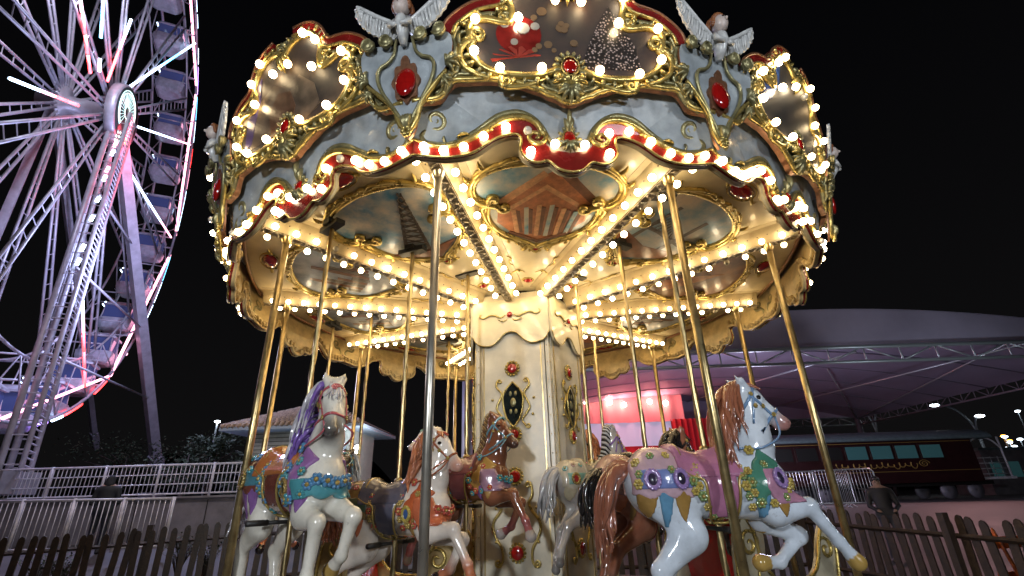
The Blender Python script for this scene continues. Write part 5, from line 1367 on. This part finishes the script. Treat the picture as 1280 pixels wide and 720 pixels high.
# chariots
def chariot(pos,rz,label,seat,side_):
    r=empty('carousel_chariot',(pos[0],pos[1],ZF),rz,label,'chariot','carousel chariots')
    prof=[(-.62,.10),(-.70,.45),(-.66,.85),(-.52,1.02),(-.42,.90),(-.38,.66),(-.2,.5),(.1,.48),(.32,.56),(.46,.80),(.58,.92),(.68,.78),(.62,.5),(.5,.18),(.3,.08),(-.3,.08)]
    pr=[tuple(p) for p in cr(prof+[prof[0]],3)][:-1]
    for s_ in (-1,1):
        mb=MB(); mb.prism(pr,lambda u,w,d,s_=s_:(u,s_*(.36+d),w),0,.035); sp=fixn(mb.build('side_panel',side_,r))
        mb=MB(); g=lambda u,w,d,s_=s_:(u,s_*(.36+d),w)
        mb.tube([g(p[0],p[1],.045) for p in pr+[pr[0]]],.016,6)
        for c_,r0,a0,t_ in (((-.50,.80),.12,0,1.4),((.52,.70),.11,PI,-1.4),((-.1,.30),.10,0,1.3),((.22,.30),.10,PI,-1.3)):
            mb.tube([g(q[0],q[1],.045) for q in spiral(c_,r0,a0,t_)],taper(22,.017),6)
        mb.tube([g(q[0],q[1],.045) for q in cr([(-.4,.75),(-.45,.45),(-.2,.25),(0,.22)],5)],.012,6)
        mb.build('gilt_scroll','gold',sp)
    mb=MB(); mb.box((-.1,0,.40),(.62,.70,.12)); mb.build('seat',seat,r)
    mb=MB(); mb.box((-.46,0,.72),(.10,.70,.62),0,0,Matrix.Rotation(R_(-10),3,'Y')); mb.build('backrest',seat,r)
    return r
redv=K('chariot_scarlet',(.55,.02,.02)); crv=K('chariot_cream',(.55,.50,.36)); olv=K('chariot_bronze',(.42,.30,.12),.3,metal=.3)
chariot((-1.25,5.7),R_(-8),'bronze gold carved chariot side behind the white and orange horse',redv,olv)
chariot((2.2,5.25),R_(28),'cream chariot with scarlet seat below the pale blue horse belly',redv,crv)
# ================================================================== OBSERVATION WHEEL
WS=.6; WC=Vector((-28.54*WS,25*WS,25.33*WS+EYE)); WA=R_(-65.8); RWH=20.68*WS
WT=Vector((math.cos(WA),math.sin(WA),0)); WN=Vector((-math.sin(WA),math.cos(WA),0))
def wh(r,a,e): return WT*(r*math.cos(a))+Vector((0,0,r*math.sin(a)))+WN*e
def wpx(px,py,e=0.):
    """wheel-plane polar coordinates of a photo pixel, plane offset e"""
    d=at(px,py,1.)-Vector((0,0,EYE)); d=Vector((d.x,1.,d.z)); c0=WC-Vector((0,0,EYE))+WN*e
    k=c0.dot(WN)/d.dot(WN); P=d*k-c0; u,w_=P.dot(WT),P.z; return math.hypot(u,w_),math.atan2(w_,u)
M['wsteel']=mat('wheel_steel',(.55,.52,.58),.4,.2,noise=.25,nscale=3)
def led(n,c,e): M[n]=mat(n,(.8,.8,.8),.3,emit=c,estr=e)
led('led_white',(.55,.74,1),6.5); led('led_blue',(.05,.36,1),5); led('led_red',(1,.03,.02),5); led('led_pink',(1,.38,.55),4); led('led_cyan',(.16,.62,1),5); led('led_violet',(.42,.25,1),7)
whl=empty('observation_wheel',WC,0,'giant observation wheel with coloured light strips at the left','ferris wheel')
NG=28; E1=.85
for s_ in (1,-1):
    mb=MB(); n=112
    mb.tube([wh(RWH,2*PI*i/n,s_*E1) for i in range(n+1)],.07,6); mb.tube([wh(RWH*.83,2*PI*i/n,s_*E1) for i in range(n+1)],.05,6)
    for i in range(NG*2):
        a=2*PI*i/(NG*2); b=2*PI*(i+1)/(NG*2); mb.bar(wh(RWH if i%2 else RWH*.83,a,s_*E1),wh(RWH*.83 if i%2 else RWH,b,s_*E1),.026,5)
    mb.build('rim','wsteel',whl)
for i in range(NG):
    a=2*PI*(i+.0)/NG
    for rr_,th_ in ((RWH,.05),(RWH*.83,.035)): mb=MB(); mb.bar(wh(rr_,a,-E1),wh(rr_,a,E1),th_,6); mb.build('cross_tie','wsteel',whl)
for i in range(NG):
    a=2*PI*(i+.5)/NG
    if i%2: continue
    for s_ in (1,-1):
        mb=MB(); da=.016; n=15
        for q in (-1,1): mb.bar(wh(.7,a+q*.12,s_*.80),wh(RWH*.83,a+q*da*2,s_*E1),.055,5)
        for k in range(n):
            t=(k+.6)/n; r=.7+(RWH*.83-.7)*t; w1=.12*(1-t)*.7/r*2+2*da*t+.004
            mb.bar(wh(r,a-w1,s_*(.80+.05*t)),wh(r,a+w1,s_*(.80+.05*t)),.02,4)
        mb.build('spoke','wsteel',whl)
mb=MB(); Rn=Matrix(((WT.x,0,WN.x),(WT.y,0,WN.y),(0,1,0))); mb.lathe([(.02,-1.6),(.40,-1.6),(.40,-.95),(.80,-.92),(.80,-.78),(.34,-.7),(.34,.7),(.80,.78),(.80,.92),(.40,.95),(.40,1.0),(.02,1.0)],k=28,mtx=Rn); mb.build('hub','wsteel',whl)
# hub sign disc with wheel emblem
M['disc']=mat('sign_face',(.05,.06,.06),.3); M['discl']=mat('sign_glow',(.7,.9,.85),.3,emit=(.55,.85,.80),estr=1.5); M['discy']=mat('sign_gold',(.8,.6,.2),.3,emit=(1,.7,.3),estr=.8)
sg_=MB(); Rd=1.32; ed=.92
sg_.lathe([(.02,ed),(Rd,ed),(Rd,ed+.30),(Rd*.96,ed+.34),(.02,ed+.34)],k=48,mtx=Rn); dsc=sg_.build('hub_sign','wsteel',whl)
mb=MB(); mb.lathe([(.001,ed+.345),(Rd*.93,ed+.345),(Rd*.93,ed+.342)],k=48,mtx=Rn); mb.build('sign_face','disc',dsc)
mb=MB(); cS=Vector((0,0,.12))
def dp(x,y,d=.36): return WT*x*1.28+Vector((0,0,y*1.28))+WN*(ed+d)
for rr in (.70,.62): mb.tube([dp(.12+rr*math.cos(a),.10+rr*math.sin(a)) for a in np.linspace(R_(-70),R_(250),50)],.018,5)
for i in range(26): a=R_(-70+i*320/25); mb.bar(dp(.12+.2*math.cos(a),.10+.2*math.sin(a)),dp(.12+.62*math.cos(a),.10+.62*math.sin(a)),.010,4)
mb.tube([dp(.12+.2*math.cos(a),.10+.2*math.sin(a)) for a in np.linspace(0,2*PI,24)],.02,5)
for k in range(3):
    for j in range(7): mb.box(tuple(dp(-.72+j*.16,-.28-.10*j-.16*k+.08)),(.09,.02,.10),0,WA)
mb.build('sign_emblem','discl',dsc)
mb=MB(); mb.prism([(-.55,-.45),(-.25,-.62),(-.10,-.80),(-.30,-.86),(-.55,-.72)],lambda u,w,d:tuple(dp(u,w,d)),.35,.37); fixn(mb.build('gold_crest','discy',dsc))
# supporting legs
def leg(px,py,e,k,name,ladder=False,thick=.36):
    d=at(px,py,1.)-Vector((0,0,EYE)); d.y=1.; cw=WC-Vector((0,0,EYE)); kk=(cw.dot(WN)+e)/Vector((d.x,1,0)).dot(WN)
    P=Vector((d.x*kk,kk,EYE+d.z*kk))-WC; top=WN*k; mb=MB()
    if not ladder:
        mb.tube([top,P],[thick,thick*1.25],4,0,smooth=False); mb.tube([P+(top-P)*.03,P+(top-P)*.07],thick*1.6,4,0,smooth=False)
    else:
        d_=(P-top).normalized(); sd=d_.cross(WN).normalized(); 
        for q in (-.32,.32): mb.bar(top+sd*q,P+sd*q,.09,6); mb.bar(top+sd*q+WN*.5,P+sd*q+WN*.5,.07,6)
        n=70
        for i in range(n):
            c=top.lerp(P,i/n); mb.bar(c+sd*.32+WN*.5,c-sd*.32+WN*.5,.025,4)
            if i%2: mb.bar(c+sd*.32,c+sd*.32+WN*.5,.02,4); mb.bar(c-sd*.32,c-sd*.32+WN*.5,.02,4)
    return mb.build(name,'wsteel',whl),top,P
L1,t1,p1=leg(197,592,2.2,.98,'support_leg',False,.27)
L2,t2,p2=leg(-4,612,2.0,.95,'ladder_leg',True)
L3,t3,p3=leg(120,560,-2.6,-1.15,'support_leg',False,.16)
L4,t4,p4=leg(-120,560,-2.6,-1.15,'support_leg',False,.18)
mb=MB(); 
for t_ in (.28,.5,.72): mb.bar(t1.lerp(p1,t_),t2.lerp(p2,t_)+WN*.2,.05,6)
mb.bar(t1.lerp(p1,.5),t3.lerp(p3,.6),.05,6); mb.bar(t2.lerp(p2,.5),t3.lerp(p3,.75),.05,6); mb.bar(t2.lerp(p2,.72),t3.lerp(p3,.5),.05,6)
mb.build('brace','wsteel',whl)
# light strips on spokes : (from, to, segment materials)
for (a,b,ms) in [((95,-40),(113,92),['led_pink','led_pink','led_red','led_red','led_red']),((132,-40),(126,48),['led_cyan','led_cyan','led_blue','led_cyan']),((164,24),(134,102),['led_white','led_pink','led_red','led_red']),
  ((244,54),(140,123),['led_white','led_cyan','led_white','led_white']),((12,98),(98,132),['led_white','led_white','led_pink','led_red','led_red']),((168,157),(238,181),['led_white','led_white','led_pink']),
  ((146,190),(214,297),['led_white','led_white','led_white','led_pink']),((103,368),(106,484),['led_white','led_pink','led_red','led_red','led_red']),((125,73),(124,90),['led_white'])]:
    e=E1+.12; r0,a0=wpx(*a,e); r1,a1=wpx(*b,e); A=wh(r0,a0,e); Bv=wh(r1,a1,e); n=len(ms)
    for i,m_ in enumerate(ms):
        mb=MB(); mb.bar(A.lerp(Bv,i/n+.004),A.lerp(Bv,(i+1)/n-.004),.05,6); mb.build('light_strip',m_,whl)
# rim strip: right edge
rimpts=[((246,-5),(247,12),'led_white'),((247,16),(247,34),'led_white'),((247,60),(247,80),'led_white'),((246,84),(245,118),'led_violet'),((245,121),(243,150),'led_cyan'),((243,152),(241,178),'led_white'),((240,186),(238,210),'led_red'),((237,212),(232,236),'led_pink'),((231,238),(222,290),'led_white'),((220,296),(214,322),'led_pink'),((213,324),(203,354),'led_cyan'),((202,356),(192,380),'led_white'),((190,382),(178,404),'led_white'),
 ((158,440),(157,442),'led_pink'),((135,470),(118,486),'led_red'),((102,502),(82,514),'led_red'),((78,516),(66,523),'led_white'),((58,526),(44,532),'led_violet')]
for a,b,m_ in rimpts:
    e=E1; _,a0=wpx(*a,e); _,a1=wpx(*b,e); n=8; mb=MB(); mb.tube([wh(RWH+.10,a0+(a1-a0)*i/n,e) for i in range(n+1)],.068,6); mb.build('light_strip',m_,whl)
# lights along the ladder leg
for i,t_ in enumerate([.10,.13,.16,.19,.22,.25,.29,.35,.40,.44,.48]):
    if i%3==2: continue
    c=t2.lerp(p2,t_)+WN*.62+WT*-.0; mb=MB(); mb.bar(c+Vector((-.42,-.1,.12)),c+Vector((-.46,-.1,-.14)),.06,6); mb.build('light_strip',['led_pink','led_white','led_white'][i%3] if t_<.2 else 'led_white',whl)
# gondolas
M['gond']=mat('gondola_shell',(.55,.53,.62),.35,noise=.3,nscale=5,coat=.3); M['gglass']=mat('gondola_glass',(.04,.06,.16),.1,emit=(.22,.26,.8),estr=.10)
def gondola(a,label):
    c=WC+wh(RWH*.915,a,0); r=empty('wheel_gondola',c-Vector((0,0,1.15)),WA,label,'gondola','gondolas hanging on the observation wheel')
    # local z: 0 floor .. 1.55
    mb=MB(); o=[]
    for z,sx,sy in ((-.30,.42,.48),(-.22,.58,.62),(.0,.66,.70),(.30,.68,.72),(.34,.66,.70)):
        o.append([(sx*x,sy*y,z) for x,y in ((-1,-.7),(-.8,-1),(.8,-1),(1,-.7),(1,.7),(.8,1),(-.8,1),(-1,.7))])
    V=[p for ring in o for p in ring]; Fc=[(i*8+j,i*8+(j+1)%8,(i+1)*8+(j+1)%8,(i+1)*8+j) for i in range(len(o)-1) for j in range(8)]+[tuple(range(7,-1,-1)),tuple(32+j for j in range(8))]
    mb.add(V,Fc,0,False)
    for z in (-.12,.08,.2): mb.box((0,-.705,z),(1.1,.02,.02),0)
    mb.build('cabin','gond',r)
    for x,y in ((-.58,-.62),(-.58,.62),(.58,-.62),(.58,.62),(0,-.66)):
        mb=MB(); mb.bar((x,y,.3),(x*.9,y*.9,1.05),.03,6); mb.build('window_post','wsteel',r)
    mb=MB(); mb.box((0,-.60,.68),(1.1,.012,.66)); mb.box((0,.60,.68),(1.1,.012,.66)); mb.box((-.57,0,.68),(.012,1.1,.66)); mb.box((.57,0,.68),(.012,1.1,.66)); mb.build('glazing','gglass',r)
    mb=MB(); o=[[(sx*x,sy*y,z) for x,y in ((-1,-.7),(-.8,-1),(.8,-1),(1,-.7),(1,.7),(.8,1),(-.8,1),(-1,.7))] for z,sx,sy in ((1.03,.66,.70),(1.12,.66,.70),(1.28,.42,.5))]
    V=[p for ring in o for p in ring]; mb.add(V,[(i*8+j,i*8+(j+1)%8,(i+1)*8+(j+1)%8,(i+1)*8+j) for i in range(2) for j in range(8)]+[tuple(range(7,-1,-1)),tuple(16+j for j in range(8))],0,False); mb.build('roof','gond',r)
    for x0_,x1_,y_,z_ in ((-.5,-.12,-.72,1.05),(.12,.5,-.72,1.05),(-.45,-.1,-.66,1.20),(.1,.45,-.66,1.20)):
        mb=MB(); mb.bar((x0_,y_,z_),(x1_,y_,z_),.042,5); mb.build('light_strip','led_white' if rnd.random()<.7 else 'led_violet',r)
    mb=MB(); mb.bar((0,-.45,1.2),(0,-.45,1.5),.03,6); mb.bar((0,.45,1.2),(0,.45,1.5),.03,6); mb.bar((0,-1.0,1.35),(0,1.0,1.35),.04,6); mb.build('hanger','wsteel',r)
vis_g=[]
for i in range(NG):
    a=2*PI*i/NG; P=WC+wh(RWH*.915,a,0); x,y,zc=pix(P)
    if -60<x<330 and -60<y<720: vis_g.append((y,x,a))
vis_g.sort(); nm=['first','second','third','fourth','fifth','sixth','seventh','eighth','ninth','tenth','eleventh','twelfth']
right=[g_ for g_ in vis_g if g_[1]>150]; other=[g_ for g_ in vis_g if g_[1]<=150]
for i,g_ in enumerate(right): gondola(g_[2],'grey wheel gondola, %s one down the right rim from the top of the photo'%nm[i])
for i,g_ in enumerate(other): gondola(g_[2],'grey wheel gondola, %s from the top among those left of the long support leg'%nm[i])
print('gondolas',[(round(a_),round(b_)) for a_,b_,_ in vis_g])
for (x,y,w_,h,lab) in ((p1.x,p1.y,1.0,.5,'square grey footing under the smooth white wheel leg'),(p2.x,p2.y,1.2,.6,'square grey footing under the laddered wheel leg')):
    mb=MB(); mb.box((x+WC.x,y+WC.y,2.1+h/2),(w_,w_,h)); tag(mb.build('wheel_footing','podium'),lab,'footing')

M['orangep']=mat('orange_plastic',(.55,.12,.02),.5,noise=.3,nscale=8)
for (x,y,a_,lab) in ((6.9,7.4,.2,'orange plastic barrier board glimpsed through the right picket fence'),):
    r=empty('plastic_barrier',(x,y,gz(y)),a_,lab,'barrier')
    for z in (.85,.45): mb=MB(); mb.box((0,0,z),(1.5,.04,.14)); mb.build('board','orangep',r)
    for x_ in (-.6,.6): mb=MB(); mb.tube([(x_,-.22,0),(x_,0,1.0),(x_,.22,0)],.03,6); mb.build('leg','orangep',r)
# ================================================================== camera, world, lights
cd=bpy.data.cameras.new('camera'); co=bpy.data.objects.new('camera',cd); C.objects.link(co)
cd.sensor_width=36; cd.lens=36*F_PX/1280; cd.clip_end=500; cd.clip_start=.05
c_,s_=math.cos(PITCH),math.sin(PITCH); fw=Vector((0,c_,s_)); up0=Vector((0,-s_,c_)); X=Vector((1,0,0)); cr_,sr_=math.cos(ROLL),math.sin(ROLL)
rt=X*cr_-up0*sr_; up=X*sr_+up0*cr_
co.matrix_world=Matrix(((rt.x,up.x,-fw.x,0),(rt.y,up.y,-fw.y,0),(rt.z,up.z,-fw.z,EYE),(0,0,0,1)))
scene.camera=co
w=bpy.data.worlds.new('World'); scene.world=w; w.use_nodes=True
nt=w.node_tree; bg=nt.nodes['Background']; tcw=nt.nodes.new('ShaderNodeTexCoord'); sx=nt.nodes.new('ShaderNodeSeparateXYZ'); rp=nt.nodes.new('ShaderNodeValToRGB')
nt.links.new(tcw.outputs['Generated'],sx.inputs[0]); nt.links.new(sx.outputs['Z'],rp.inputs['Fac']); nt.links.new(rp.outputs['Color'],bg.inputs['Color'])
e=rp.color_ramp.elements; e[0].position=0; e[0].color=(1,.95,1,1); e[1].position=.75; e[1].color=(.26,.27,.36,1); bg.inputs['Strength'].default_value=.0048
def lamp(name,kind,loc,col,e,size=.3,target=None,**kw):
    l=bpy.data.lights.new(name,kind); l.color=col; l.energy=e
    o=bpy.data.objects.new(name,l); C.objects.link(o); o.location=loc
    if kind=='AREA': l.size=size
    elif kind in('POINT','SPOT'): l.shadow_soft_size=size
    if target is not None: o.rotation_euler=(Vector(target)-Vector(loc)).to_track_quat('-Z','Y').to_euler()
    for k,v in kw.items(): setattr(l,k,v)
    return o
lamp('plaza_floodlight','SPOT',(-3.2,-7,3.6),(.88,.93,1),2500,.35,(0.3,5.5,2.2),spot_size=R_(60),spot_blend=.5)
lamp('plaza_floodlight','SPOT',(5.5,-5.5,4.2),(.88,.93,1),1300,.35,(0.3,5.5,2.2),spot_size=R_(60),spot_blend=.5)
scene.view_settings.view_transform='Standard'; scene.view_settings.look='None'; scene.view_settings.exposure=.05; scene.view_settings.gamma=1
try:
    scene.cycles.use_denoising=True; scene.cycles.max_bounces=6; scene.cycles.sample_clamp_indirect=6
except Exception: pass
lamp('wheel_hub_glow','POINT',tuple(WC+WN*2.6+WT*-.6+Vector((0,0,-1.2))),(1,.10,.16),330,.5)
lamp('wheel_rim_fill','POINT',tuple(WC+WN*4+Vector((1,0,-7))),(.52,.58,1),2600,.8)  # unseen fill before the wheel, brightens rim and gondolas
lamp('wheel_base_glow','POINT',(-9.5,10.5,5.2),(.80,.72,1),110,.4)
lamp('stage_red_wash','POINT',(6,26,4.2),(1,.12,.12),160,.5)
lamp('tent_fill','POINT',(9,19,2.6),(.78,.74,1),430,.5)  # fill added to brighten membrane and truss, no lamp hangs here
lamp('plaza_red_wash','SPOT',(15,17,5.2),(1,.50,.50),700,.5,(13.5,15.5,.5),spot_size=R_(105),spot_blend=.6)  # unseen overhead spot added to tint and brighten the paving
lamp('truss_fill','POINT',(14,12.0,3.2),(.75,.88,1),110,.3)  # unseen fill added to pale the front truss
lamp('kiosk_fill','POINT',(-3.9,14.3,3.1),(.9,.92,1),110,.1)  # fill added to brighten the kiosk
lamp('left_warm_point','POINT',(-8.5,10.8,5.6),(1,.88,.74),160,.2)  # warm point light above the left fence, no fixture built
lamp('wheel_inner_glow','POINT',tuple(WC+WT*6+WN*1.9+Vector((0,0,1))),(.74,.78,1),1300,.5)
for q in SPOTS: lamp('stage_spot_glow','POINT',q,(1,.13,.18),26,.1)
